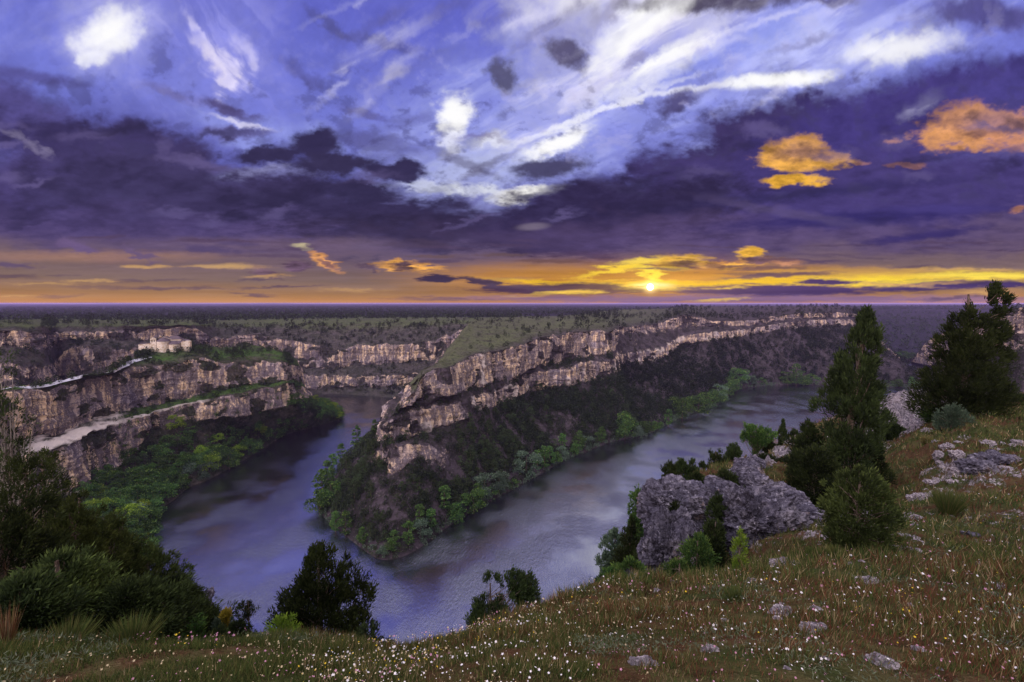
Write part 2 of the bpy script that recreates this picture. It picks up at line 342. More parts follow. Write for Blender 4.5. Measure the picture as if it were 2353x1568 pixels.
def terrain_mat(name, soil, soil2, green, fine=1.0, rockgain=1.0):
    m, t, o = mat(name)
    P = t.new('ShaderNodeTexCoord').outputs['Object']
    ra = t.new('ShaderNodeAttribute', attribute_name='rock').outputs['Fac']
    pa = t.new('ShaderNodeAttribute', attribute_name='pale').outputs['Fac']
    ga = t.new('ShaderNodeAttribute', attribute_name='green').outputs['Fac']
    rc, n2, n3, bed = rock_colour(t, P, fine)
    rc = t.mix(pa, rc, t.mix(n3, lin(196, 180, 165), lin(225, 214, 205)))
    g1 = t.noise(P, .12*fine, 5, .65); g2 = t.noise(P, .9*fine, 5, .7)
    gc = t.mix(t.maprange(g1, .42, .58), lin(*soil), lin(*soil2))
    gc = t.mix(ga, gc, t.mix(g2, lin(*green), lin(*[int(q*.75) for q in green])))
    gc = t.mix(t.math('MULTIPLY', t.maprange(g2, .58, .68), .55), gc, lin(132, 122, 120))
    gc = t.mix(t.math('MULTIPLY', t.maprange(t.noise(P, .6*fine, 4, .6), .5, .62), .7), gc, lin(40, 42, 30))
    k = t.maprange(t.math('ADD', ra, t.math('MULTIPLY', t.math('SUBTRACT', g2, .5), .9)), .40, .58)
    c = t.mix(k, gc, rc)
    c = t.mix(t.math('MULTIPLY', pa, .9), c, t.mix(n3, lin(176, 160, 146), lin(216, 206, 198)))
    bs = t.new('ShaderNodeBsdfDiffuse'); t.put(bs.inputs[0], c); bs.inputs[1].default_value = .6
    bp = t.new('ShaderNodeBump'); bp.inputs['Strength'].default_value = .8; bp.inputs['Distance'].default_value = .9/fine
    hh = t.math('ADD', t.math('MULTIPLY', n3, .6), t.math('ADD', n2, t.math('MULTIPLY', bed, .5)))
    t.put(bp.inputs['Height'], hh); t.put(bs.inputs['Normal'], bp.outputs[0])
    t.put(o.inputs[0], bs.outputs[0]); return m
M_SLOPE = terrain_mat('wooded_slope', (70, 62, 66), (46, 42, 42), (90, 94, 68))
M_CHURCHSIDE = terrain_mat('church_promontory_ground', (72, 66, 58), (52, 54, 42), (72, 98, 46))
M_FARWALL = terrain_mat('far_wall_ground', (74, 68, 66), (58, 56, 52), (86, 94, 62), .8)

# ---------------------------------------------------------------- lofted banks
def catmull(P, n_of, axis=0):
    """P (k, ...): piecewise curve through the controls, n_of[i] samples in span i"""
    k = P.shape[0]; out = []
    for i in range(k-1):
        p0 = P[max(i-1, 0)]; p1 = P[i]; p2 = P[i+1]; p3 = P[min(i+2, k-1)]
        t = np.linspace(0, 1, n_of[i], endpoint=False).reshape((-1,)+(1,)*(P.ndim-1))
        m1 = (p2-p0)*.35; m2 = (p3-p1)*.35
        out.append((2*t**3-3*t*t+1)*p1+(t**3-2*t*t+t)*m1+(-2*t**3+3*t*t)*p2+(t**3-t*t)*m2)
    out.append(P[-1:]); return np.concatenate(out)
def resolve(cols, rows):
    """each column: dict row -> spec. spec: ((u,v),'z',z) | ((u,v),'d',depth) | ((u,v),'r',row,offset) | (x,y,z) | missing (interpolated)"""
    out = np.zeros((len(rows), len(cols), 3))
    for j, cdef in enumerate(cols):
        got = {}
        def get(r):
            if r in got: return got[r]
            s = cdef[r]
            if len(s) == 3 and not isinstance(s[0], tuple): p = np.array(s, float)
            elif s[1] == 'z': p = pz(*s[0], s[2])
            elif s[1] == 'd': p = pd(*s[0], s[2])
            else: p = pd(*s[0], get(s[2])[1]+s[3])
            got[r] = p; return p
        idx = [i for i, r in enumerate(rows) if r in cdef]
        pts = np.array([get(rows[i]) for i in idx])
        for a_ in range(3): out[:, j, a_] = np.interp(np.arange(len(rows)), idx, pts[:, a_])
    return out
BVH = {}
GRIDS = {}
def loft(name, ctrl, ncol, nrow, cliff, material, amp=2.0, pale=None, green=None, seed=3, clf=None):
    """ctrl (R, K, 3); ncol per column span, nrow per row span, cliff per row span (how rocky)"""
    R, K = ctrl.shape[:2]
    G = np.concatenate([ctrl[i] + (ctrl[i+1]-ctrl[i])*t for i in range(R-1) for t in np.linspace(0, 1, nrow[i], endpoint=False)[:, None, None]]+[ctrl[-1:]][0:0], 0) if False else None
    lst = []; seg = []
    for i in range(R-1):
        for t in np.linspace(0, 1, nrow[i], endpoint=False):
            lst.append(ctrl[i]*(1-t)+ctrl[i+1]*t); seg.append(i+t)
    lst.append(ctrl[-1]); seg.append(R-1); seg = np.array(seg)
    Rw = np.array(lst)                                   # rows x K x 3
    G = catmull(Rw.transpose(1, 0, 2), ncol).transpose(1, 0, 2)
    colp = np.concatenate([i+np.linspace(0, 1, ncol[i], endpoint=False) for i in range(K-1)]+[[K-1]])
    N = gnormal(G)
    # face outward: towards the camera/up
    sgn = np.sign((N*(np.array([0, 0, EYE])-G)).sum(2).mean()); N = N*sgn
    ck = np.array(cliff, float); sgi = np.clip(seg.astype(int), 0, R-2)
    cl = ck[sgi]
    # soften between bands
    kk = 3; cl = np.convolve(np.pad(cl, kk, mode='edge'), np.ones(2*kk+1)/(2*kk+1), 'valid')[:, None]
    if clf is not None: cl = clf(seg[:, None], colp[None, :], cl)
    X, Y, Z = G[..., 0], G[..., 1], G[..., 2]
    butt = fbm(X/15, Y/15, Z/40, 5, seed, .58)            # buttresses and gullies
    flut = fbm(X/3.6, Y/3.6, Z/14, 4, seed+5, .6, ridged=True)
    bedn = fbm(X/45, Y/45, Z/2.1, 3, seed+9, .6)
    lump = fbm(X/9, Y/9, Z/9, 5, seed+13, .55)
    Nh = N.copy(); Nh[..., 2] *= .25
    disp = cl*amp*(2.1*butt+.8*flut+.45*bedn)+(1-cl)*(.9*lump)
    edge = np.minimum(1, np.minimum(seg, R-1-seg)*3)[:, None]
    edge = np.where(seg[:, None] < 1, np.maximum(edge, .0), edge)
    G2 = G + Nh*(disp*edge)[..., None]*1.0
    G2[..., 2] += edge*np.where(Z > 6, 1, 0)*(1.5*fbm(X/8, Y/8, None, 3, seed+50)*np.clip(cl*2+.15, 0, 1))*min(amp, 2)/2
    G2[..., 2] += (1-cl)*edge*(.7*fbm(X/5, Y/5, None, 4, seed+30))
    N2 = gnormal(G2)*sgn
    steep = sstep(.72, .35, np.abs(N2[..., 2]))
    rockm = np.clip(cl*.75+.35*steep*cl+.22*lump+.12*(1-cl)*steep, 0, 1)
    # ledges of scrub inside the cliffs
    rockm = np.clip(rockm-cl*.7*sstep(.12, .5, fbm(X/12, Y/12, Z/6, 4, seed+40)), 0, 1)
    gul = sstep(-.05, -.55, butt)*cl; rockm = np.clip(rockm-.5*gul, 0, 1)
    pl = np.zeros_like(rockm) if pale is None else pale(seg[:, None]+0*X, colp[None, :]+0*X, G2, lump)
    gr = np.zeros_like(rockm) if green is None else green(seg[:, None]+0*X, colp[None, :]+0*X, G2, lump)
    r, c = rockm.shape
    me = mesh_np(name, G2.reshape(-1, 3), gridF(r, c), material, smooth=False, attrs={'rock': rockm.ravel(), 'pale': pl.ravel(), 'green': gr.ravel()})
    o = struct(name, me)
    # coarse copy for placing things
    ri = np.unique(np.r_[np.arange(0, r, 3), r-1]); ci = np.unique(np.r_[np.arange(0, c, 3), c-1])
    S = G2[np.ix_(ri, ci)]; BVH[name] = BVHTree.FromPolygons(S.reshape(-1, 3).tolist(), gridF(len(ri), len(ci)).tolist())
    GRIDS[name] = (G2, seg, colp, N2)
    return o
def hit(u, v, only=None):
    d = ray(u, v); d = Vector(d/np.linalg.norm(d)); best = None
    for k, t in BVH.items():
        if only and k not in only: continue
        h = t.ray_cast(Vector((0, 0, EYE)), d)
        if h[0] is not None and (best is None or h[3] < best[3]): best = h + (k,)
    return best
def visible(p):
    o = Vector((0, 0, EYE)); q = Vector(p)-o; L = q.length; q.normalize()
    for k, t in BVH.items():
        h = t.ray_cast(o, q, L*.985)
        if h[0] is not None: return False
    return True

# --- peninsula
rows1 = ['S', 'Tb', 'Tt', 'B', 'C', 'D', 'E', 'F']
def col1(S, B, C_, D_, E_, F_, Tb=None, Tt=None):
    d = dict(S=S, C=C_, D=D_, F=F_)
    d['B'] = B if len(B) == 3 else (B, 'r', 'C', -2.0)
    d['E'] = E_ if len(E_) == 3 else (E_, 'r', 'D', 2.5)
    if Tb: d['Tb'] = Tb; d['Tt'] = (Tt, 'r', 'Tb', 2.0)
    return d
Z = lambda p, z: (p, 'z', z)
Dp = lambda p, d: (p, 'd', d)
P1 = [
 dict(S=(-112, 470, 0), C=(-75, 466, 42), B=(-78, 466, 25), D=(-56, 464, 50), E=(-53, 462, 70), F=(-45, 470, 77)),
 dict(S=(-112, 410, 0), C=(-72, 403, 42), B=(-75, 404, 24), D=(-51, 400, 50), E=(-48, 398, 70), F=(-40, 395, 76)),
 dict(S=(-108, 345, 0), C=(-70, 333, 42), B=(-74, 335, 24), D=(-49, 328, 48), E=(-46, 325, 68), F=(-38, 322, 73.8)),
 dict(S=(-104, 285, 0), C=(-74, 275, 40), B=(-78, 277, 24), D=(-52, 270, 46), E=(-48, 267, 60), F=(-36.5, 272, 68.5)),
 dict(S=(-102, 243, 0), C=(-68, 243, 38), B=(-73, 243, 25), D=(-60, 250, 46), E=(-56, 250, 56), F=(-44, 256, 65)),
 col1(Z(a(105, 1200), 0), a(480, 790), Z(a(480, 690), 42), Z(a(600, 590), 50), a(650, 540), Z(a(690, 430), 62), Z(a(465, 930), 22), a(462, 850)),
 col1(Z(a(430, 1470), 0), a(545, 810), Z(a(545, 650), 45), Z(a(690, 545), 51), a(690, 425), Z(a(700, 400), 63), Z(a(530, 1000), 20), a(520, 840)),
 col1(Z(a(640, 1440), 0), a(740, 750), Z(a(725, 600), 46), Z(a(840, 545), 51), a(835, 390), Z(a(790, 365), 66.5), Z(a(690, 905), 26), a(700, 825)),
 col1(Z(a(850, 1290), 0), a(905, 690), Z(a(900, 580), 46), Z(a(940, 510), 50), a(935, 340), Z(a(870, 310), 69)),
 col1(Z(a(1030, 1180), 0), a(1010, 625), Z(a(1000, 550), 45), Z(a(1030, 480), 50), a(1040, 300), Z(a(880, 285), 70.5)),
 col1(Z(a(1290, 1040), 0), a(1200, 575), Z(a(1200, 480), 44), Z(a(1220, 440), 48), a(1230, 270), Z(a(905, 225), 74)),
 col1(Z(a(1520, 910), 0), a(1290, 520), Z(a(1300, 420), 45), Z(a(1300, 390), 50), a(1330, 225), Z(a(960, 170), 76.5)),
 col1(Z(a(1640, 865), 0), a(1490, 500), Z(a(1490, 395), 48), Z(a(1520, 350), 50), a(1530, 190), Z(a(1010, 110), 78)),
 col1(Z(a(1760, 815), 0), a(1640, 470), Z(a(1640, 350), 52), Z(a(1660, 330), 54), a(1660, 180), Z(a(1300, 95), 79)),
 col1(Z(a(1900, 785), 0), a(1800, 435), Z(a(1790, 340), 53), Z(a(1780, 300), 57), a(1780, 180), Z(a(1500, 90), 80)),
 col1(Z(b(240, 828), 0), b(110, 425), Z(b(105, 365), 48), Z(b(100, 250), 68), b(110, 225), Z(b(100, 125), 84)),
 col1(Z(b(440, 730), 0), b(310, 405), Z(b(310, 350), 46), Z(b(300, 240), 66), b(300, 205), Z(b(350, 118), 87)),
 col1(Z(b(650, 655), 0), b(450, 335), Z(b(440, 280), 56), Z(b(470, 220), 69), b(470, 155), Z(b(500, 105), 90)),
 col1(Z(b(740, 570), 0), b(620, 290), Z(b(620, 250), 64), Z(b(640, 215), 70), b(640, 185), Z(b(650, 105), 90)),
 col1(Z(b(960, 545), 0), b(820, 262), Z(b(820, 228), 66), Z(b(830, 210), 70), b(830, 185), Z(b(850, 105), 90)),
 col1(Z(b(1200, 542), 0), b(1060, 228), Z(b(1060, 192), 74), Z(b(1060, 175), 78), b(1060, 150), Z(b(1060, 103), 91)),
 col1(Z(b(1560, 552), 0), b(1370, 212), Z(b(1370, 178), 75), Z(b(1370, 165), 78), b(1370, 140), Z(b(1370, 108), 92)),
 col1(Z(b(1780, 560), 0), b(1500, 285), Z(b(1470, 240), 59), Z(b(1465, 200), 69), b(1465, 172), Z(b(1440, 150), 81.5)),
 dict(S=Z(b(1835, 520), 0), B=Dp(b(1680, 420), 660), C=Dp(b(1640, 390), 668), D=Dp(b(1530, 300), 690), E=Dp(b(1495, 240), 700), F=Dp(b(1470, 190), 715)),
 dict(S=(640, 735, 0), B=(560, 740, 15), C=(540, 748, 20), D=(480, 745, 40), E=(440, 745, 60), F=(400, 760, 74)),
]
ctrl1 = resolve(P1, rows1)
# what lies behind the crest: falls away under the far plain
Gr = ctrl1[-1].copy()
for j in range(len(P1)):
    if j >= 13: Gr[j] += np.array([Gr[j][0]/Gr[j][1]*260, 260, -12 if Gr[j][2] < 84 else -20])
    else: Gr[j] = Gr[j]+np.array([5 if j <= 4 else -5, 0, -5.0])
ctrl1 = np.concatenate([ctrl1, Gr[None]])
def green1(s, c, G, l):
    return np.clip(sstep(5.9, 6.3, s)*sstep(19, 14, c)*(.75+.5*l), 0, 1)
def pale1(s, c, G, l):
    x = np.exp(-(((c-9.0)/.18)**2))*(s > 5)*(s < 6)*.9
    y = ((s > 2.9) & (s < 4.1))*sstep(.35, .6, l)*.3
    return np.clip(x*sstep(-.3, .4, l)+y, 0, 1)
nc1 = [60, 70, 80, 60, 60, 130, 150, 110, 90, 110, 90, 70, 90, 100, 80, 90, 80, 80, 80, 100, 90, 70, 60, 30]
loft('peninsula', ctrl1, nc1, [80, 26, 60, 34, 14, 44, 40, 8], [.12, .62, .15, 1, .25, 1, .10, .02], M_SLOPE, 1.7, pale1, green1,
     clf=lambda s, c, k: np.where((s > .8) & (s < 2.2), .12+(k-.12)*sstep(4.4, 5, c)*sstep(8.0, 7.0, c), k))

# --- the church promontory
rows3 = ['S', 'B', 'C', 'D', 'E', 'F', 'G', 'H']
def col3(S, B, C_, D_, E_, F_, g1=25, g2=70):
    d = dict(S=S, C=C_, D=D_, F=F_, B=B if len(B) == 3 else (B, 'r', 'C', -2.0), E=E_ if len(E_) == 3 else (E_, 'r', 'D', 2.5))
    return d
P3 = [
 col3(Z((-120, 1750), 0), c_(-250, 1600), Z(c_(-250, 1170), 40), Z(c_(-250, 1090), 41.5), c_(-250, 640), Z(c_(-250, 600), 66)),
 col3(Z((250, 1400), 0), c_(0, 1500), Z(c_(0, 1100), 40), Z(c_(0, 1010), 41.5), c_(0, 620), Z(c_(0, 592), 64)),
 col3(Z(c_(1010, 1640), 0), c_(300, 1330), Z(c_(270, 1015), 40), Z(c_(290, 925), 41.5), c_(280, 600), Z(c_(230, 582), 64)),
 col3(Z(c_(1050, 1440), 0), c_(560, 1290), Z(c_(510, 940), 40), Z(c_(520, 850), 41.5), c_(500, 540), Z(c_(500, 518), 65)),
 col3(Z(c_(1170, 1345), 0), c_(740, 1170), Z(c_(740, 840), 40), Z(c_(735, 782), 41.5), c_(730, 505), Z(c_(730, 482), 66)),
 col3(Z(c_(1270, 1262), 0), c_(900, 1000), Z(c_(895, 790), 40), Z(c_(900, 735), 41), c_(890, 450), Z(c_(890, 390), 68)),
 col3(Z(c_(1420, 1200), 0), c_(1020, 870), Z(c_(1060, 738), 40), Z(c_(1060, 700), 41), c_(1030, 440), Z(c_(990, 350), 69)),
 col3(Z(c_(1620, 1090), 0), c_(1200, 815), Z(c_(1200, 712), 40.5), Z(c_(1210, 665), 42), c_(1200, 430), Z(c_(1150, 337), 69.5)),
 col3(Z(c_(1800, 980), 0), c_(1400, 800), Z(c_(1400, 670), 42), Z(c_(1400, 620), 44), c_(1350, 375), Z(c_(1340, 315), 69)),
 col3(Z(c_(1930, 905), 0), c_(1580, 780), Z(c_(1560, 635), 43), Z(c_(1560, 590), 45), c_(1500, 420), Z(c_(1480, 325), 67.5)),
 col3(Z(c_(2100, 860), 0), c_(1760, 745), Z(c_(1780, 590), 43), Z(c_(1780, 560), 44.5), c_(1700, 405), Z(c_(1700, 305), 66)),
 col3(Z(c_(2290, 800), 0), c_(1960, 700), Z(c_(1950, 560), 43), Z(c_(1950, 545), 44.5), c_(1900, 420), Z(c_(1900, 350), 61)),
 dict(S=Z(c_(2270, 745), 0), B=Dp(c_(2120, 690), 402), C=Dp(c_(2060, 600), 396), D=Dp(c_(2025, 550), 393), E=Dp(c_(2012, 455), 390), F=Dp(c_(1990, 400), 395)),
 dict(S=Z(c_(2200, 690), 0), B=Dp(c_(2060, 690), 425), C=Dp(c_(2000, 600), 420), D=Dp(c_(1990, 550), 415), E=Dp(c_(1975, 455), 405), F=Dp(c_(1970, 400), 400)),
]
ctrl3 = resolve(P3, rows3[:6])
G1 = ctrl3[-1].copy(); G2_ = G1.copy()
for j in range(len(P3)):
    k = 1-.6*(j >= 12)
    dirn = G1[j]*[1, 1, 0]; dirn /= np.linalg.norm(dirn)
    G1[j] += dirn*(22*k)+[0, 0, -5]; G2_[j] += dirn*(60*k); G2_[j][2] = -1
ctrl3 = np.concatenate([ctrl3, G1[None], G2_[None]])
def pale3(s, c, G, l):
    x = ((s > 1.97) & (s < 3.04))*sstep(1.2, 2, c)*sstep(4.8, 4.2, c)*1.0
    x = np.maximum(x, ((s > 1.93) & (s < 2.12))*sstep(4, 5, c)*sstep(8.2, 7.5, c)*.7)
    x = np.maximum(x, ((s > 1.0) & (s < 1.07))*sstep(2.4, 2.8, c)*sstep(4.8, 4.2, c)*.9)
    return x*sstep(-.55, .0, l)
def green3(s, c, G, l):
    return np.clip(sstep(4.0, 4.3, s)*(.55+.8*l)+((s > 2.1) & (s < 3.0))*sstep(4.5, 5.5, c)*.8, 0, 1)
nc3 = [70, 80, 80, 80, 70, 70, 80, 80, 80, 80, 90, 60, 20]
loft('church_promontory', ctrl3, nc3, [60, 80, 16, 80, 40, 10, 14], [.1, 1, .2, 1, .12, .1, .6], M_CHURCHSIDE, 1.5, pale3, green3, seed=103)

# --- the far wall of the left-hand reach
rows2 = ['S', 'B', 'C', 'D', 'E', 'F', 'G', 'H']
def col2(u, dc, e, d_, c__, b__, f=746, zf=79, gv=735, step=(0, 14, 16)):
    return dict(S=Z((u, 905), 0) if dc > 470 else ((u*1.0), dc-40, 0) and pdz(u, dc-35, 0), B=Dp((u, b__), dc), C=Dp((u, c__), dc+2), D=Dp((u, d_), dc+step[1]), E=Dp((u, e), dc+step[2]), F=Dp((u, f), dc+(22 if dc < 430 else 75)), G=Dp((u, gv+1), dc+180))
def pdz(u, d, z): return tuple(pd(u, 700, d)*[1, 1, 0]+[0, 0, z])
P2 = [
 col2(-160, 292, 764, 800, 842, 905, 750), col2(0, 300, 758, 795, 838, 900, 750), col2(88, 318, 766, 800, 838, 905, 751), col2(112, 335, 768, 800, 842, 905, 751),
 col2(128, 390, 764, 784, 830, 880, 750), col2(170, 392, 762, 782, 800, 860, 749, step=(0, 18, 20)), col2(220, 380, 760, 781, 796, 850, 749, step=(0, 16, 18)), col2(330, 400, 758, 782, 803, 850, 749, step=(0, 22, 24)),
 col2(440, 425, 754, 780, 803, 850, 747, step=(0, 20, 22)), col2(500, 470, 776, 800, 830, 870, 747), col2(600, 498, 770, 826, 840, 885, 747), col2(718, 500, 792, 846, 860, 893, 744),
 col2(770, 504, 802, 846, 863, 891, 744, 77), col2(830, 504, 794, 836, 863, 889, 743, 77), col2(915, 500, 790, 832, 859, 887, 742, 77), col2(996, 508, 782, 822, 855, 885, 741, 77), col2(1040, 516, 764, 806, 850, 885, 740, 77.5),
 col2(1100, 520, 752, 790, 850, 885, 741, 77.5), col2(1180, 525, 748, 790, 850, 885, 741, 77.5),
]
P2[13]['S'] = Z((830, 909), 0); P2[14]['S'] = Z((915, 915), 0); P2[15]['S'] = Z((960, 918), 0)
ctrl2 = resolve(P2, rows2[:7])
Hh = ctrl2[-1].copy()
for j in range(len(P2)): Hh[j] = Hh[j]*[1, 1, 0]*1.55+[0, 0, 73.6]
ctrl2 = np.concatenate([ctrl2, Hh[None]])
def green2(s, c, G, l):
    return np.clip(sstep(4.55, 5.0, s)*(.75+.4*l)+.2*l, 0, 1)
nc2 = [40, 50, 16, 16, 40, 40, 60, 60, 40, 60, 70, 40, 40, 50, 50, 30, 30, 30]
loft('far_bank', ctrl2, nc2, [20, 20, 24, 34, 60, 14, 8], [.2, 1, .15, 1, .16, .02, .02], M_FARWALL, 2.2, None, green2, seed=203)

# --- right-hand bank beyond the hillside
P4 = [
 dict(S=Z(b(1725, 418), 0), Q=Z(b(1730, 412), 4), T=Dp(b(1738, 398), 735), U=Dp(b(1750, 385), 800)),
 dict(S=Z(b(1830, 440), 0), Q=Z(b(1826, 432), 4), T=Dp(b(1800, 320), 715), U=Dp(b(1815, 316), 800)),
 dict(S=Z(b(1870, 470), 0), Q=Z(b(1900, 420), 8), T=Dp(b(1880, 268), 690), U=Dp(b(1900, 264), 790)),
 dict(S=pdz(2230, 560, 0), Q=pdz(2215, 575, 20), T=Dp(b(2030, 235), 600), U=Dp(b(2050, 232), 720)),
 dict(S=pdz(2290, 330, 0), Q=Dp(b(2190, 330), 400), T=Dp(b(2190, 195), 412), U=Dp(b(2190, 190), 480)),
 dict(S=pdz(2320, 170, 0), Q=Dp(b(2240, 345), 255), T=Dp(b(2260, 145), 262), U=Dp(b(2250, 138), 330)),
 dict(S=pdz(2400, 130, 0), Q=Dp(b(2353, 330), 215), T=Dp(b(2353, 120), 221), U=Dp(b(2353, 110), 300)),
 dict(S=pdz(2650, 120, 0), Q=Dp((2500, 820), 205), T=Dp((2500, 700), 210), U=Dp((2500, 696), 300)),
]
ctrl4 = resolve(P4, ['S', 'Q', 'T', 'U'])
loft('right_bank', ctrl4, [30, 40, 60, 70, 70, 60, 60], [70, 60, 20], [.12, .95, .1], M_SLOPE, 2.0, None, None, seed=303)
print('lofts', time.time()-T0)

# --- wooded upland beyond the second reach, and the plain out to the horizon
M_WOODHILL = terrain_mat('wooded_hill_ground', (46, 42, 58), (38, 36, 48), (52, 52, 52), .25)
def sheet(name, X, Y, Zz, m, rock=0.0, green=0.3):
    r, c = X.shape
    me = mesh_np(name, np.stack([X, Y, Zz], -1).reshape(-1, 3), gridF(r, c), m, smooth=True, attrs={'rock': np.full(r*c, rock), 'pale': np.zeros(r*c), 'green': np.full(r*c, green)})
    return struct(name, me)
tt = np.linspace(0, 1, 90)[:, None]; uu = np.linspace(1850, 2900, 160)[None, :]
dd = 805+tt**1.3*1700; zz_ = 2+84*np.clip(tt**.55, 0, 1)+0*uu
xx = (uu-CU)/FPX*dd
zz_ = zz_+5*fbm(xx/160, dd/160, None, 4, 9)*np.sin(np.pi*np.clip(tt, 0, 1))
zz_ = zz_+14*sstep(2050, 2500, uu)*sstep(.5, 1, tt)
zz_ = np.where(tt > .97, 60, zz_)
sheet('upland', xx, dd+0*uu, zz_, M_WOODHILL)
BVH['upland'] = BVHTree.FromPolygons(np.stack([xx, dd+0*uu, zz_], -1).reshape(-1, 3).tolist(), gridF(*xx.shape).tolist())
th = np.linspace(math.radians(-64), math.radians(64), 260)[None, :]
r0 = 860+160*sstep(.02, .28, th); r_ = r0*(24000/r0)**np.linspace(0, 1, 120)[:, None]
xx = r_*np.sin(th); yy = r_*np.cos(th)
# leave the canyon of the second reach open on the right
zz_ = 74.2+.6*fbm(xx/400, yy/400, None, 4, 19)*sstep(600, 2000, r_)
zz_ = np.where((th > math.radians(33)) & (r_ < 2300), -3, zz_)
zz_ = zz_+sstep(9000, 15000, r_)*np.clip(fbm(th*14, r_/4000, None, 4, 29), 0, 1)*22*(.25+.75*sstep(-.2, -.5, th))
sheet('plain', xx, yy, zz_, M_WOODHILL)
BVH['plain'] = BVHTree.FromPolygons(np.stack([xx, yy, zz_], -1).reshape(-1, 3).tolist(), gridF(*xx.shape).tolist())

# ---------------------------------------------------------------- water
m, t, o = mat('river_water')
P = t.new('ShaderNodeTexCoord').outputs['Object']
bsd = t.new('ShaderNodeBsdfPrincipled')
bsd.inputs['Base Color'].default_value = lin(30, 28, 34); bsd.inputs['Roughness'].default_value = .12; bsd.inputs['IOR'].default_value = 1.85
wn = t.noise(t.mapping(P, rot=(0, 0, .5), scale=(1, .45, 1)), 1.1, 5, .72); wn2 = t.noise(P, .045, 3, .5)
bp = t.new('ShaderNodeBump'); t.put(bp.inputs['Strength'], t.maprange(wn2, .35, .65, .15, .6)); bp.inputs['Distance'].default_value = .6
t.put(bp.inputs['Height'], wn); t.put(bsd.inputs['Normal'], bp.outputs[0])
gls = t.new('ShaderNodeBsdfGlossy'); gls.inputs[0].default_value = (.80, .82, .82, 1); gls.inputs[1].default_value = .085; t.put(gls.inputs['Normal'], bp.outputs[0])
mxw = t.new('ShaderNodeMixShader'); wp = t.noise(t.mapping(P, rot=(0, 0, .6), scale=(1, .35, 1)), .022, 4, .6)
t.put(mxw.inputs[0], t.maprange(wp, .38, .62, .42, .58)); t.l.new(bsd.outputs[0], mxw.inputs[1]); t.l.new(gls.outputs[0], mxw.inputs[2]); t.put(o.inputs[0], mxw.outputs[0])
M_WATER = m
me = mesh_np('river', [(-900, -60, 0), (1500, -60, 0), (1500, 1300, 0), (-900, 1300, 0)], [(0, 1, 2, 3)], M_WATER)
struct('river', me)
# ---------------------------------------------------------------- the near hillside
CP = [  # (u, v, forward distance)
 (-900,1640,2.4),(-400,1600,2.3),(0,1568,2.25),(600,1568,2.1),(1176,1568,2.0),(1800,1568,2.1),(2353,1568,2.3),(2900,1500,2.6),(3500,1450,3),
 (-600,1530,3.4),(0,1492,3.2),(300,1482,3.3),(600,1482,3.4),(760,1492,3.4),(900,1500,3.4),(1040,1466,4.0),(1250,1402,5.0),(1380,1352,6.2),(1480,1338,7.0),
 (-300,1540,7),(0,1530,7),(200,1520,8),(330,1490,9.3),(430,1440,9.5),(520,1460,8.6),(600,1490,7.6),
 (1400,1475,3.2),(1800,1450,3.3),(2200,1450,3.3),(1700,1350,5.3),(2000,1300,6.6),(2353,1300,6.6),(2900,1220,7),
 (1480,1372,5.6),(1600,1330,8.0),(1560,1350,10.2),(1700,1300,10),(1800,1236,10.5),(1850,1180,13),(1960,1162,16),(1600,1100,15),(1700,1072,20),(1760,1080,18),(1830,1110,16),
 (2050,1200,10),(2353,1150,11),(2050,1060,19),(2200,1050,16),(2353,1000,18),(2900,900,20),(1860,985,32),(1780,1030,28),(1960,985,32),(2050,1010,27),(2140,962,27),(2200,957,22),
 (2000,935,45),(2060,908,52),(2110,902,54),(2160,920,44),(2280,940,30),(2353,912,27),(2500,890,29),(3000,800,32),(1930,950,42)]
RU = [-1500,-300,330,430,520,600,680,760,900,1040,1250,1380,1480,1540,1620,1700,1860,1930,2000,2060,2110,2160,2280,2353,2500,3600]
RD = [7,7.5,9.3,9.8,8.8,7.8,5.2,4.0,3.7,4.3,5.3,6.5,7.4,13.5,16,22,32,40,45,52,54,45,32,28,30,33]
RS = [1.1,1.1,1.1,1.1,1.1,1.1,1.15,1.2,1.2,1.15,1.0,.86,.76,.75,.7,.7,.7,.6,.6,.6,.6,.6,.55,.5,.5,.5]
def q_of(u, v): return -ray(u, v)[2]
cu = np.array([p[0]/620.0 for p in CP]); cl_ = np.array([math.log(p[2])*1.1 for p in CP])
cq = np.array([q_of(p[0], p[1]) for p in CP])
for uu_ in (-1200, -500, 0, 600, 1176, 1800, 2353, 3000):
    for d_, zr in ((.5, -1.45), (1.0, -1.55)):
        cu = np.append(cu, uu_/620.0); cl_ = np.append(cl_, math.log(d_)*1.1); cq = np.append(cq, -(zr-.12*(d_-.5))/d_)
cf = np.log(cq)
def tps(r2): return .5*r2*np.log(r2+1e-9)
Kc = tps((cu[:, None]-cu[None])**2+(cl_[:, None]-cl_[None])**2)+np.eye(len(cu))*.002
Pm = np.stack([np.ones_like(cu), cu, cl_], 1)
Am = np.block([[Kc, Pm], [Pm.T, np.zeros((3, 3))]])
sol = np.linalg.solve(Am, np.r_[cf, 0, 0, 0])
def fg_q(u, d):
    sh = np.broadcast(u, d).shape
    x = (np.broadcast_to(u, sh)/620.0).ravel(); y = np.log(np.broadcast_to(d, sh)).ravel()*1.1
    out = np.full(x.shape, sol[-3])+sol[-2]*x+sol[-1]*y
    for i in range(len(cu)): out += sol[i]*tps((x-cu[i])**2+(y-cl_[i])**2)
    return np.exp(out).reshape(sh)
def ray_x(u, q):                 # sideways slope for a column u and a downward slope q
    c, s = math.cos(PITCH), math.sin(PITCH)
    # y = camera-space down of the point: solve (c*... ) from dz/dy = -q
    # dy = c + y s ; dz = y c - s  with y = -(v-CV)/F
    y = (s-q*c)/(c+q*s); return ((u-CU)/FPX)/(c+y*s)
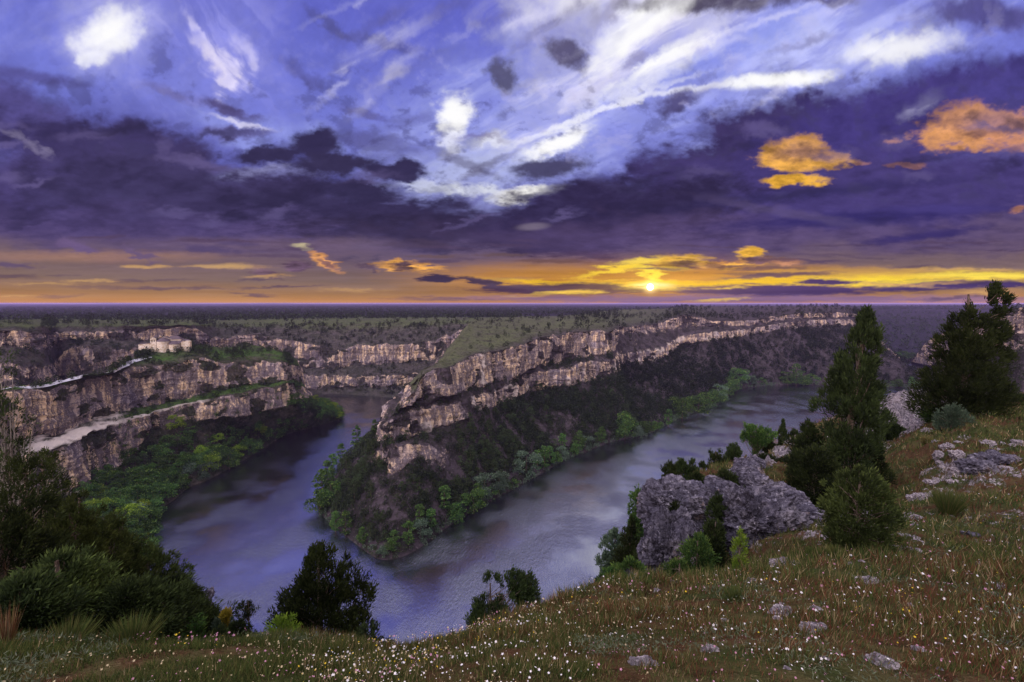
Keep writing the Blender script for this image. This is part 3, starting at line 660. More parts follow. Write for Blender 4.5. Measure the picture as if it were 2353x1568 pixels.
def fg_point(u, d, detail=True):
    u = np.asarray(u, float); d = np.asarray(d, float)
    D_ = np.interp(u, RU, RD); S_ = np.interp(u, RU, RS)
    dd = np.minimum(d, D_); q = fg_q(u, dd); z = -q*dd
    over = np.maximum(d-D_, 0)
    z = z-S_*over-.04*np.minimum(over, 2)**2
    x = ray_x(u, np.where(over > 0, q, q))*d
    return x, d+0*u, z+EYE
def fg_rough(x, y, d):
    return (.05*fbm(x*1.1, y*1.1, None, 5, 61)+.018*fbm(x*6, y*6, None, 3, 62)*np.clip(d/3, .4, 1))*np.clip(d/4, .35, 5)
def rockfield(x, y, u, d):       # where broken limestone breaks the turf
    n = fbm(x*.55, y*.55, None, 4, 71)
    sh = np.exp(-(((u-2060)/120)**4+((np.log(d)-math.log(38))/.42)**4))*1.2
    sc = np.exp(-(((u-1880)/120)**2+((np.log(d)-math.log(10.5))/.18)**2))*.9
    s3 = np.exp(-(((u-2260)/170)**2+((np.log(d)-math.log(14))/.16)**2))*.6
    s4 = np.exp(-(((u-1780)/70)**2+((np.log(d)-math.log(24))/.22)**2))*.8
    return np.clip(sh*(.9+.3*n)+(sc+s3+s4)*(.7+.9*n)+sstep(.55, .95, n)*.35*sstep(5, 9, d), 0, 1)
ucol = np.unique(np.r_[np.linspace(-1500, -40, 50), np.linspace(-40, 2400, 760), np.linspace(2400, 3600, 40)])
nr1 = 330; tt = np.linspace(0, 1, nr1)
Ucol = ucol[None, :]; Dr = np.interp(Ucol, RU, RD)
d1 = np.exp(np.log(.45)+(np.log(Dr)-np.log(.45))*tt[:, None])
drop = np.concatenate([np.linspace(0, 1, 70)[1:]**1.6*60, 60+np.linspace(0, 1, 30)[1:]*140])[:, None]
d2 = Dr+drop
dA = np.concatenate([d1, d2], 0); uA = Ucol+0*dA
X, Y, Zg = fg_point(uA, dA)
ov = np.maximum(dA-Dr, 0)
Zg = Zg+fg_rough(X, Y, dA)*1.0+np.where(ov > 0, 1, 0)*fbm(X/2.5, Y/2.5, None, 5, 66)*np.clip(ov*.12, 0, 1.6)
rk = rockfield(X, Y, uA, dA)
rr = fbm(X*2.2, Y*2.2, None, 5, 77, .6, ridged=True)
Zg = Zg+rk*(.15*np.maximum(rr, -.2)+.05)*np.clip(dA/9, .5, 3.2)
FG_X, FG_Y, FG_Z = X, Y, Zg
m, t, o = mat('hillside_turf')
P = t.new('ShaderNodeTexCoord').outputs['Object']
ra = t.new('ShaderNodeAttribute', attribute_name='rock').outputs['Fac']
n1 = t.noise(P, .7, 5, .6); n2 = t.noise(P, 7, 5, .7); n3 = t.noise(P, 28, 3, .6)
c = t.ramp(n1, [(.38, lin(62, 68, 38)), (.47, lin(84, 78, 50)), (.53, lin(84, 60, 44)), (.62, lin(60, 66, 38))])
c = t.mix(t.math('MULTIPLY', t.maprange(n2, .5, .66), .6), c, lin(30, 30, 20))
c = t.mix(t.math('MULTIPLY', t.maprange(n3, .6, .7), .5), c, lin(140, 124, 90))
rc = t.ramp(n2, [(.34, lin(66, 60, 68)), (.5, lin(116, 108, 112)), (.62, lin(178, 168, 164))])
rc = t.mix(t.math('MULTIPLY', t.maprange(n3, .52, .64), .6), rc, lin(92, 86, 84))
k = t.maprange(t.math('ADD', ra, t.math('MULTIPLY', t.math('SUBTRACT', n2, .5), 1.0)), .35, .5)
c = t.mix(k, c, rc)
bs = t.new('ShaderNodeBsdfDiffuse'); t.put(bs.inputs[0], c)
bp = t.new('ShaderNodeBump'); bp.inputs['Strength'].default_value = .9; bp.inputs['Distance'].default_value = .06
t.put(bp.inputs['Height'], t.math('ADD', n2, t.math('MULTIPLY', n3, .5))); t.put(bs.inputs['Normal'], bp.outputs[0]); t.put(o.inputs[0], bs.outputs[0])
M_TURF = m
r, cc = X.shape
gx, gy = np.meshgrid(np.linspace(-9, 9, 60), np.linspace(-7, .55, 40))
struct('hillside_top', mesh_np('hillside_top', np.stack([gx, gy, EYE-1.56+.05*fbm(gx, gy, None, 4, 61)], -1).reshape(-1, 3), gridF(40, 60), M_TURF, smooth=True, attrs={'rock': np.zeros(2400)}))
struct('hillside', mesh_np('hillside', np.stack([X, Y, Zg], -1).reshape(-1, 3), gridF(r, cc), M_TURF, smooth=True, attrs={'rock': rk.ravel()}))
S = np.stack([X, Y, Zg], -1)[::3, ::3]
BVH['hillside'] = BVHTree.FromPolygons(S.reshape(-1, 3).tolist(), gridF(*S.shape[:2]).tolist())
def ground(u, d):                 # a point of the hillside
    x, y, z = fg_point(np.array([float(u)]), np.array([float(d)])); x = x[0]; y = y[0]; z = z[0]
    h = BVH['hillside'].ray_cast(Vector((x, y, EYE+20)), Vector((0, 0, -1)))
    if h[0] is not None: z = h[0].z
    return np.array([x, y, z])
print('hillside', time.time()-T0)

# ---------------------------------------------------------------- foliage
def leaf_mat(name, c1, c2, c3, trans=.25):
    m, t, o = mat(name)
    P = t.new('ShaderNodeTexCoord').outputs['Object']
    rnd = t.new('ShaderNodeObjectInfo').outputs['Random']
    nn = t.noise(P, .9, 3, .6)
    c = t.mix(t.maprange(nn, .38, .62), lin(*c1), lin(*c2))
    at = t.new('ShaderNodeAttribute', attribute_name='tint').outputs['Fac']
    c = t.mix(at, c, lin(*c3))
    hs = t.new('ShaderNodeHueSaturation'); t.put(hs.inputs['Color'], c)
    t.put(hs.inputs['Value'], t.maprange(rnd, 0, 1, .72, 1.35, False)); t.put(hs.inputs['Hue'], t.maprange(rnd, 0, 1, .485, .512, False))
    d = t.new('ShaderNodeBsdfDiffuse'); t.put(d.inputs[0], hs.outputs[0]); tr = t.new('ShaderNodeBsdfTranslucent'); t.put(tr.inputs[0], hs.outputs[0])
    mx = t.new('ShaderNodeMixShader'); mx.inputs[0].default_value = trans
    t.l.new(d.outputs[0], mx.inputs[1]); t.l.new(tr.outputs[0], mx.inputs[2]); t.put(o.inputs[0], mx.outputs[0]); return m
M_JUN = leaf_mat('juniper_foliage', (35, 42, 27), (50, 60, 33), (74, 86, 44))
M_JUNF = leaf_mat('far_juniper_foliage', (42, 52, 35), (62, 74, 46), (94, 106, 66))
M_JUN2 = leaf_mat('olive_juniper_foliage', (48, 57, 32), (68, 79, 41), (98, 111, 56), .3)
M_JUNW = leaf_mat('juniper_wood_foliage', (30, 35, 27), (44, 51, 35), (66, 76, 50))
M_BROAD = leaf_mat('riverside_foliage', (48, 70, 38), (68, 96, 48), (114, 138, 62))
M_YELL = leaf_mat('yellow_green_foliage', (84, 108, 38), (112, 136, 44), (150, 168, 60))
M_GREY = leaf_mat('willow_foliage', (66, 84, 66), (88, 106, 84), (120, 136, 110))
M_POP = leaf_mat('poplar_foliage', (58, 84, 44), (78, 108, 54), (112, 138, 70))
def bark(name, c1, c2):
    m, t, o = mat(name); P = t.new('ShaderNodeTexCoord').outputs['Object']
    n = t.noise(t.mapping(P, scale=(1, 1, .2)), 22, 4, .7)
    d = t.new('ShaderNodeBsdfDiffuse'); t.put(d.inputs[0], t.mix(t.maprange(n, .4, .6), lin(*c1), lin(*c2))); t.put(o.inputs[0], d.outputs[0]); return m
M_BARK = bark('juniper_bark', (62, 50, 42), (112, 98, 86))
M_BARKG = bark('grey_bark', (96, 88, 80), (150, 142, 132))
def blades(cen, dirs, ln, wd, R):
    """one narrow kite per row: centre base, direction, length, width"""
    n = len(cen); side = np.cross(dirs, R.normal(size=(n, 3))); side /= np.linalg.norm(side, axis=1, keepdims=True)+1e-9
    a_ = cen; tip = cen+dirs*ln[:, None]; mid = cen+dirs*(ln*.45)[:, None]
    V = np.stack([a_, mid+side*wd[:, None]*.5, tip, mid-side*wd[:, None]*.5], 1).reshape(-1, 3)
    F = np.arange(n*4).reshape(n, 4); return V, F
def unit(x): return x/(np.linalg.norm(x, axis=-1, keepdims=True)+1e-9)
def tube(pts, rad, k=6):
    pts = np.asarray(pts, float); n = len(pts); V = []
    for i in range(n):
        d = unit(pts[min(i+1, n-1)]-pts[max(i-1, 0)]); s = unit(np.cross(d, [.3, .95, .1])); q = np.cross(d, s)
        a_ = np.arange(k)*2*math.pi/k
        V.append(pts[i]+rad[i]*(np.cos(a_)[:, None]*s+np.sin(a_)[:, None]*q))
    V = np.concatenate(V); F = []
    for i in range(n-1):
        for j in range(k): F.append((i*k+j, i*k+(j+1) % k, (i+1)*k+(j+1) % k, (i+1)*k+j))
    return V, np.array(F)
def merge(parts):
    Vs, Fs, off = [], [], 0
    for V, F in parts: Vs.append(V); Fs.append(F+off); off += len(V)
    return np.concatenate(Vs), np.concatenate(Fs)
def far_tree(name, seed, kind, leafm, nleaf=260):
    """a unit-height tree seen from far away: crown of leaf clumps round a short stem"""
    R = np.random.default_rng(seed); P = []
    if kind == 'juniper': ncl, prof = 34, lambda h: .36*np.sin(np.pi*np.clip(h*.80+.17, 0, 1))**.9*(1.12-h*.55)
    elif kind == 'poplar': ncl, prof = 40, lambda h: .2*np.sin(np.pi*np.clip(h*.93+.08, 0, 1))**.65
    elif kind == 'round': ncl, prof = 17, lambda h: .47*np.sqrt(np.clip(1-((h-.54)/.52)**2, 0, 1))
    else: ncl, prof = 24, lambda h: .62*np.sqrt(np.clip(1-((h-.42)/.62)**2, 0, 1))
    cs = []
    for i in range(ncl):
        h = R.uniform(.08, .93); r_ = prof(np.array(h))*math.sqrt(R.uniform(.15, 1)); a_ = R.uniform(0, 6.283)
        cs.append((r_*math.cos(a_), r_*math.sin(a_), h, R.uniform(.09, .17)*(1.75 if kind == 'round' else 1.4 if kind == 'bush' else 1)*(.6 if kind == 'poplar' else 1)))
    cs.append((0, 0, .93, .06)); cs = np.array(cs)
    pick = R.integers(0, len(cs), nleaf); n = unit(R.normal(size=(nleaf, 3))); n[:, 2] = np.abs(n[:, 2])*.95-.12
    cen = cs[pick, :3]+n*cs[pick, 3:4]*R.uniform(.55, 1.05, (nleaf, 1))
    sz = R.uniform(.030, .060, nleaf)*(1.2 if kind in ('round', 'bush') else 1)
    dirs = unit(n*.6+R.normal(size=(nleaf, 3))*.6+np.array([0, 0, .35]))
    V, F = blades(cen-dirs*sz[:, None]*.5, dirs, sz, sz*.8, R)
    tint = np.repeat((R.random(nleaf) < .22)*R.uniform(.3, 1, nleaf), 4)
    tv, tf = tube([(0, 0, -.25), (.01, 0, .3), (0, .01, .85)], [.022, .017, .004], 4)
    nF = len(F); V2, F2 = merge([(V, F), (tv, tf)])
    V2[:, 2] = np.where(np.arange(len(V2)) < len(V), np.maximum(V2[:, 2], .0), V2[:, 2])
    return mesh_np(name, V2, F2, [leafm, M_BARK], np.r_[np.zeros(nF), np.ones(len(tf))], attrs={'tint': np.r_[tint, np.zeros(len(tv))]})
TEMPL = {
 'juniper': [far_tree('far_juniper', 100+i, 'juniper', M_JUNF, 1000) for i in range(7)],
 'round': [far_tree('far_round', 200+i, 'round', M_BROAD, 2200) for i in range(6)],
 'yellow': [far_tree('far_yellow', 240+i, 'round', M_YELL, 2000) for i in range(3)],
 'grey': [far_tree('far_grey', 260+i, 'round', M_GREY, 2000) for i in range(4)],
 'poplar': [far_tree('far_poplar', 300+i, 'poplar', M_POP, 1500) for i in range(5)],
 'darkpoplar': [far_tree('far_dark', 340+i, 'poplar', M_BROAD, 1300) for i in range(3)],
 'bush': [far_tree('far_bush', 400+i, 'bush', M_JUNF, 900) for i in range(5)],
 'greenbush': [far_tree('far_greenbush', 440+i, 'bush', M_BROAD, 900) for i in range(4)],
}
KIND = {'juniper': ('juniper_tree', 'juniper'), 'round': ('broadleaf_tree', 'tree'), 'yellow': ('broadleaf_tree', 'tree'), 'grey': ('willow_tree', 'willow'),
        'poplar': ('poplar_tree', 'poplar'), 'darkpoplar': ('cypress_tree', 'tree'), 'bush': ('scrub_bush', 'bush'), 'greenbush': ('leafy_bush', 'bush')}
def put_far(kind, p, h, label, group=None, wide=1.0, name=None):
    me = random.choice(TEMPL[kind]); nm, cat = KIND[kind]
    o = bpy.data.objects.new(name or nm, me); C.objects.link(o); o.location = p; o.scale = (h*wide, h*wide, h)
    o.rotation_euler = (random.uniform(-.05, .05), random.uniform(-.05, .05), random.uniform(0, 6.28))
    o['label'] = label; o['category'] = cat
    if group: o['group'] = group
    return o
def stuff_trees(name, items, kindfaces, material, label, cat, seed=5):
    """many tiny trees as one mass; items: (p, h, w)"""
    R = np.random.default_rng(seed); n = len(items); P = np.array([i[0] for i in items]); H = np.array([i[1] for i in items]); W = np.array([i[2] for i in items])
    k = kindfaces; ii = np.repeat(np.arange(n), k); m_ = n*k
    hh = R.uniform(.05, 1.0, m_); a_ = R.uniform(0, 6.283, m_); rr_ = .5*np.sqrt(np.clip(1-((hh-.40)/.62)**2, 0.02, 1))*np.sqrt(R.uniform(.2, 1, m_))
    cen = P[ii]+np.stack([np.cos(a_)*rr_*W[ii], np.sin(a_)*rr_*W[ii], hh*H[ii]], -1)
    sz = R.uniform(.25, .5, m_)*np.minimum(H[ii], W[ii])*(22/k)**.5
    dirs = unit(R.normal(size=(m_, 3))+[0, 0, .4]); V, F = blades(cen-dirs*sz[:, None]*.5, dirs, sz, sz*.8, R)
    me = mesh_np(name, V, F, material, attrs={'tint': np.repeat((R.random(m_) < .2)*.8, 4)})
    return link(name, me, label=label, category=cat, kind='stuff')
# ---------------------------------------------------------------- woods on the far banks
def near(v, k=.06): return v*(1+random.uniform(-k, k))
# riverside trees of the peninsula, traced one by one: (x, foot y, height) in the centre crop, kind
SHORE = [(128,1150,190,'poplar'),(112,1215,120,'round'),(158,1062,150,'poplar'),(185,985,110,'poplar'),(240,935,120,'darkpoplar'),(322,850,135,'darkpoplar'),(432,765,85,'darkpoplar'),
 (175,1150,120,'round'),(205,1322,125,'poplar'),(262,1345,150,'darkpoplar'),(355,1392,105,'poplar'),(405,1365,60,'juniper'),(430,1468,70,'juniper'),(470,1462,60,'grey'),(535,1430,125,'poplar'),(500,1440,60,'greenbush'),
 (575,1440,55,'bush'),(622,1395,140,'poplar'),(690,1350,95,'grey'),(680,1275,115,'poplar'),(748,1300,120,'poplar'),(825,1195,140,'poplar'),(882,1268,110,'round'),(992,1212,130,'round'),(1010,1160,120,'poplar'),(1050,1130,125,'grey'),
 (1135,1108,118,'grey'),(1090,1135,70,'greenbush'),(1210,1075,60,'greenbush'),(1290,1010,145,'grey'),(1355,965,110,'poplar'),(1390,960,130,'poplar'),(1425,940,110,'poplar'),(1460,935,60,'round'),(1485,915,75,'grey'),(1497,860,100,'poplar'),
 (1590,858,118,'poplar'),(1630,850,75,'grey'),(1565,880,60,'round'),(1695,820,70,'poplar'),(1722,805,85,'poplar'),(1860,775,125,'poplar'),(1835,790,80,'darkpoplar'),(1930,772,55,'grey'),(1975,760,70,'round')]
SHORE3 = [(12,860,75,'poplar'),(95,850,60,'darkpoplar'),(138,838,128,'round'),(210,828,50,'grey'),(245,800,60,'round'),(285,795,45,'greenbush'),(318,785,55,'round'),(378,770,95,'darkpoplar'),(455,725,112,'round'),(545,702,112,'round'),(600,668,72,'greenbush'),
 (645,640,95,'round'),(672,628,80,'grey'),(712,603,75,'round'),(762,545,92,'round'),(735,575,70,'round'),(800,538,55,'grey'),(845,540,48,'grey'),(900,540,40,'greenbush'),(1090,545,120,'darkpoplar'),(1040,542,70,'round'),(1130,545,80,'round'),(1180,545,60,'greenbush'),
 (1600,555,40,'greenbush'),(1660,556,45,'round'),(1728,554,58,'poplar'),(1780,556,45,'round')]
STEMS = {'poplar': 'bright green upright poplar', 'round': 'rounded leafy green tree', 'grey': 'pale grey-green willow', 'darkpoplar': 'slim dark green tree', 'juniper': 'small dark juniper', 'greenbush': 'low green bush', 'bush': 'low dark bush'}
def shore_side(u, v):
    if v > 1180: return "at the tip of the wooded peninsula"
    if u < 880: return "on the left shore of the peninsula near its tip"
    if u < 1130: return "on the peninsula's right-hand shore just past the tip"
    if u < 1400: return "along the middle of the peninsula's right-hand shore"
    if u < 1640: return "on the peninsula shore where the river bends right"
    if u < 1930: return "at the far end of the right-hand river reach"
    return "on the far wooded point between the two river reaches"
for tr, lst in ((a, SHORE), (b, SHORE3)):
    sc_ = .40295 if tr is a else .41408
    for x, y, h, k in lst:
        u, v = tr(x, y); hh = hit(u, v, ('peninsula',))
        p = np.array(hh[0]) if hh and hh[0].z < 60 else pz(u, v, .3)
        H = h*sc_/FPX*p[1]*1.06
        lab = STEMS[k]+' '+shore_side(u, v)
        put_far(k, (p[0], p[1], p[2]-.2), H, lab, 'riverside trees of the peninsula: '+lab, {'round': 1.1, 'poplar': 1.25, 'grey': 1.05}.get(k, 1.0))

def scatter(patch, n, s0, s1, c0, c1, R, maxrock=.55, minz=1.0):
    G, seg, colp, N = GRIDS[patch]
    rs = np.where((seg >= s0) & (seg <= s1))[0]; cs = np.where((colp >= c0) & (colp <= c1))[0]
    sub = G[rs[0]:rs[-1]+1, cs[0]:cs[-1]+1]; Ns = N[rs[0]:rs[-1]+1, cs[0]:cs[-1]+1]
    e1 = np.linalg.norm(np.gradient(sub, axis=0), axis=2); e2 = np.linalg.norm(np.gradient(sub, axis=1), axis=2)
    wgt = (e1*e2*(np.abs(Ns[..., 2]) > maxrock)*(sub[..., 2] > minz)).ravel()
    clump = .25+sstep(-.5, .5, fbm(sub[..., 0]/14, sub[..., 1]/14, None, 3, 55)).ravel(); wgt = wgt*clump
    if wgt.sum() <= 0: return np.zeros((0, 3))
    idx = R.choice(len(wgt), n, p=wgt/wgt.sum()); return sub.reshape(-1, 3)[idx]+R.normal(size=(n, 3))*[.6, .6, 0]
R = np.random.default_rng(77)
JUN = []   # (point, height, zone)
def add(patch, n, s0, s1, c0, c1, h0, h1, zone, rk=.45):
    for p in scatter(patch, n, s0, s1, c0, c1, R, rk):
        JUN.append((p, R.uniform(h0, h1)*(1.25 if R.random() < .12 else 1), zone))
add('peninsula', 520, .12, 1, 5, 9, 1.6, 4.4, "on the stony slope at the peninsula's tip")
add('peninsula', 260, .05, 2.5, 2.5, 5.6, 3, 6.5, "on the peninsula's steep left flank")
add('peninsula', 60, 2, 3, 5, 8, 2, 4.5, "on the stony slope at the peninsula's tip")
add('peninsula', 800, .1, 3, 8, 11, 2.6, 6, "on the wooded slope below the peninsula's middle cliffs")
add('peninsula', 1300, .1, 3, 11, 15, 3, 6, 'on the wooded slope below the big overhanging cliff')
add('peninsula', 1700, .1, 3, 15, 18, 3, 6, 'on the wooded slope beneath the setting sun')
add('peninsula', 1500, .1, 3, 18, 21.3, 3, 6, 'on the dark slope at the far end of the right-hand reach')
add('peninsula', 170, .1, 6.5, 21.3, 23.2, 4, 8, 'on the far wooded point between the two river reaches')
add('peninsula', 150, 3.8, 5.1, 5, 14, 2.2, 4.4, 'on the ledge between the two cliff bands of the peninsula')
add('peninsula', 120, 4, 6.2, 14.5, 21.3, 3, 5, "above the peninsula's lower cliff band under the plateau rim")
add('peninsula', 70, 6.0, 6.98, 6, 12, 1.4, 3.6, 'on the grassy back of the peninsula', .3)
add('peninsula', 40, 6.0, 6.35, 6, 14, 3, 4.4, "along the rim of the peninsula's upper cliff", .3)
add('peninsula', 130, 6.1, 6.95, 12, 15, 3.5, 7.5, 'on the pale meadow of the plateau behind the peninsula', .3)
add('peninsula', 260, 6.0, 7.2, 15, 21.5, 4, 8, 'on the plateau rim beneath the setting sun', .3)
add('far_bank', 600, 4.0, 5.0, 9, 18, 2.5, 4.6, 'on the scrubby slope above the far canyon wall', .3)
add('far_bank', 220, 4.0, 5.5, 0, 9, 2.5, 5.0, 'on the plateau rim behind the chapel', .3)
add('far_bank', 170, 5.0, 6.4, 0, 18, 3.5, 7.5, 'on the grassy plateau beyond the chapel', .3)
add('far_bank', 170, .1, 1.1, 9, 17, 3, 5.5, 'at the foot of the far canyon wall by the left-hand river', .3)
add('far_bank', 260, 1.9, 3.1, 0, 17, 2.5, 4.5, 'on the ledge of the far canyon wall', .3)
add('right_bank', 260, .1, 1.2, 3.5, 6.5, 2.5, 5, 'on the steep slope below the right-hand cliff', .2)
add('right_bank', 40, 1.7, 2.5, 3, 6.5, 2.5, 4, 'on top of the right-hand cliff', .3)
add('church_promontory', 110, 4.05, 5.2, 1.5, 6.3, 1.8, 4.0, 'between the pale track and the cliff edge below the chapel', .2)
add('church_promontory', 240, 4.05, 5.6, 6.5, 11.5, 2, 4.4, 'on the green top of the chapel promontory', .2)
add('church_promontory', 70, 2.0, 3.0, 4.2, 11.5, 1.8, 3.6, 'on the ledge halfway down the chapel cliff', .2)
add('church_promontory', 50, .5, 1.1, 8, 12, 2.5, 5, 'below the end of the chapel promontory', .2)
# crowding the brow where the plateau meets the wooded plain
for i in range(420):
    u = R.uniform(0, 2000); h = hit(u, R.uniform(722, 732))
    if h is not None and 380 < h[0].y < 1500: JUN.append((np.array(h[0]), R.uniform(3.5, 7), 'in the dark row of trees where the plateau meets the plain'))
def inframe(p, h):
    u, v, f = proj(np.array(p)+[0, 0, h*.6]); return -15 < u < 2368 and 640 < v < 1560
sc = []
for i, (p, h, z) in enumerate(JUN):
    if not inframe(p, h): continue
    sc.append((h/np.linalg.norm(p-np.array([0, 0, EYE])), i))
sc.sort(reverse=True)
chosen, rest = [], []
for s_, i in sc:
    p, h, z = JUN[i]
    if len(chosen) < 292:
        u, v, f = proj(p+np.array([0, 0, h*.6]))
        # hidden by the near trees on the left?
        if visible(p+np.array([0, 0, h*.75])) and not (u < 200 and v > 1000): chosen.append(i); continue
    rest.append(i)
ADJ = ['small', 'middling', 'tall']
used = {}
def trlist(L, c1, c2): return L
for i in chosen:
    p, h, z = JUN[i]
    k = 'juniper' if h > 2.3 else 'bush'
    size = 'low' if h < 2.3 else ('small' if h < 3.4 else ('middle-sized' if h < 4.8 else 'tall'))
    if 'slope' in z or 'flank' in z: z = z+(', near its foot' if p[2] < 14 else (', halfway up' if p[2] < 30 else ', high up'))
    u_, v_, _f = proj(p); z = z+(', left part' if (u_ % 400) < 133 else ', middle part' if (u_ % 400) < 266 else ', right part') if False else z
    lab = f"{size} dark {'juniper bush' if k == 'bush' else 'juniper'} {z}"
    put_far('juniper', (p[0], p[1], p[2]-.1), h, lab, f"{size} junipers {z}", random.uniform(.85, 1.35), name='juniper_tree')
items = [(JUN[i][0]-np.array([0, 0, .2]), JUN[i][1], JUN[i][1]*R.uniform(.6, .95)) for i in rest]
stuff_trees('juniper_wood', [q for q in items if q[0][1] < 420], 110, M_JUNW, 'dark scattered juniper scrub covering the slopes and ledges of the canyon', 'juniper scrub', 5)
stuff_trees('distant_juniper_wood', [q for q in items if q[0][1] >= 420], 46, M_JUNW, 'dark juniper wood covering the farther slopes and the plateau', 'juniper scrub', 6)
print('junipers', len(JUN), len(chosen), time.time()-T0)

# broadleaved wood along the left bank, every tree its own
G, seg, colp, N = GRIDS['church_promontory']
cnt = 0; placed = []
cand = scatter('church_promontory', 2600, .0, .98, 1.6, 12.2, R, .05, .3)
order = np.argsort(cand[:, 1])
for p in cand:
    if cnt >= 262: break
    u, v, f = proj(p)
    if u < 190 and v > 1000: continue
    rowpos = p[2]
    H = R.uniform(6.5, 10.5) if p[2] < 10 else R.uniform(5, 9)
    if p[1] > 330: H *= .75
    sep = 3.4 if p[1] < 330 else 3.0
    if any((p[0]-q[0])**2+(p[1]-q[1])**2 < sep*sep for q in placed): continue
    if p[2] > 22 and R.random() < .75: continue
    if not visible(p+np.array([0, 0, H*.9])): continue
    placed.append(p); cnt += 1
    rk = R.random(); k = 'yellow' if rk < .09 else ('grey' if rk < .15 and p[2] < 5 else ('poplar' if rk < .20 else 'round'))
    if p[2] > 14 and R.random() < .5: k = 'juniper'; H *= .8
    where = ('by the water near the end of the chapel promontory' if u > 620 else ('by the water below the chapel cliff' if u > 430 else 'by the water at the near end of the left bank')) if p[2] < 5 else \
            ('high on the slope below the chapel cliff' if p[2] > 14 else ('on the slope near the end of the chapel promontory' if u > 560 else 'on the wooded slope under the chapel cliff'))
    nmk = {'yellow': 'bright yellow-green tree', 'grey': 'grey-green willow', 'poplar': 'narrow green poplar', 'round': 'dense dark green tree', 'juniper': 'dark pointed juniper'}[k]
    sz_ = 'small ' if H < 6.0 else ('large ' if H > 8.8 else '')
    lab = sz_+nmk+' '+where
    put_far(k, (p[0], p[1], p[2]-.4), H, lab, sz_+nmk+'s '+where, random.uniform(.95, 1.25), name={'juniper': 'juniper_tree'}.get(k))
print('left bank trees', cnt)
# fill between them: undergrowth of the same wood
items = [(p-np.array([0, 0, .3]), R.uniform(1.5, 3.8), R.uniform(2.5, 4.5)) for p in scatter('church_promontory', 1500, .02, .95, 1.0, 12.5, R, .05, .2)]
stuff_trees('bank_undergrowth', items, 150, M_JUNW, 'dense green undergrowth between the trees of the left bank', 'undergrowth', 8)
items = [(p-np.array([0, 0, .2]), R.uniform(1.0, 2.4), R.uniform(1.2, 3)) for p in scatter('peninsula', 1300, .0, .13, 3, 23, R, .05, .0)]
stuff_trees('shore_scrub', items, 60, M_GREY, 'grey-green scrub lining the shore of the peninsula', 'scrub', 9)
items = [(p-np.array([0, 0, .2]), R.uniform(.6, 1.5), R.uniform(.9, 2)) for p in scatter('church_promontory', 420, 4.0, 5.4, 1.2, 11.5, R, .1)]
items += [(p-np.array([0, 0, .2]), R.uniform(.6, 1.6), R.uniform(.9, 2.4)) for p in scatter('church_promontory', 260, 2.0, 3.0, 4.2, 11.5, R, .1)]
items += [(p-np.array([0, 0, .2]), R.uniform(.8, 2.2), R.uniform(.9, 2.4)) for p in scatter('church_promontory', 120, 1.1, 1.9, 3.8, 11.5, R, .0)]
stuff_trees('green_scrub', items, 50, M_BROAD, 'green scrub on top and on the ledges of the chapel promontory', 'scrub', 10)
# the forest of the plain, as one mass
n = 16000; rr_ = 760*(5.5)**R.random(n); th_ = R.uniform(-.9, .9, n)
items = []
for r1_, t1_ in zip(rr_, th_):
    if (t1_ > .55 and r1_ < 2300): continue
    if t1_ > .02 and r1_ < 1050: continue
    items.append((np.array([r1_*math.sin(t1_), r1_*math.cos(t1_), 75.5]), R.uniform(3, 6), R.uniform(5, 9)))
stuff_trees('plain_forest', items, 14, M_JUNW, 'dark pine forest covering the plain to the horizon', 'forest', 11)
U_ = [o for o in scene.objects if o.name.startswith('upland')][0]
Vu = np.zeros(len(U_.data.vertices)*3); U_.data.vertices.foreach_get('co', Vu); Vu = Vu.reshape(-1, 3)
ix = R.integers(0, len(Vu), 5200)
items = [(Vu[i]+R.normal(size=3)*[5, 4, 0]-[0, 0, .5], R.uniform(4, 7), R.uniform(5, 9)) for i in ix if Vu[i, 2] > 3]
stuff_trees('upland_forest', items, 18, M_JUNW, 'dark forest covering the hillside beyond the far river reach', 'forest', 12)
for x, y, hgt, wd in ((1625,392,34,1.7),(1650,388,38,1.6),(1680,392,46,1.7),(1705,396,46,1.5),(1730,398,40,1.5),(1665,398,34,1.6),(1640,402,26,1.6),(1715,404,34,1.6),(1690,404,34,1.6)):
    u, v = b(x, y); p = pd(u, v, 790); p[2] = max(p[2], .5)
    put_far('round', p, hgt*.414/FPX*790*.8, 'rounded pale green tree in the grove where the far channel bends', 'pale green grove at the far river bend', 1.35)
print('woods', time.time()-T0)

# ---------------------------------------------------------------- pale track to the chapel
m, t, o = mat('pale_track'); P = t.new('ShaderNodeTexCoord').outputs['Object']
d = t.new('ShaderNodeBsdfDiffuse'); t.put(d.inputs[0], t.mix(t.noise(P, .8, 4, .7), lin(160, 156, 160), lin(196, 194, 200))); t.put(o.inputs[0], d.outputs[0]); M_TRACK = m
ctl = np.array([[np.interp(q, np.arange(ctrl3.shape[1]), ctrl3[4, :, k])*.42+np.interp(q, np.arange(ctrl3.shape[1]), ctrl3[5, :, k])*.58 for k in range(3)] for q in np.linspace(0, 6.05, 60)])
s_ = np.r_[0, np.cumsum(np.linalg.norm(np.diff(ctl, axis=0), axis=1))]
sN = np.linspace(0, s_[-1], 260); C3 = np.stack([np.interp(sN, s_, ctl[:, k]) for k in range(3)], -1)
for k in range(3): C3[:, k] = np.convolve(np.pad(C3[:, k], 9, mode='edge'), np.ones(19)/19, 'valid')
tg = unit(np.gradient(C3, axis=0)*[1, 1, 0]); sd = np.stack([tg[:, 1], -tg[:, 0], 0*tg[:, 0]], -1)
off = np.linspace(-1.7, 1.7, 7); TR = []
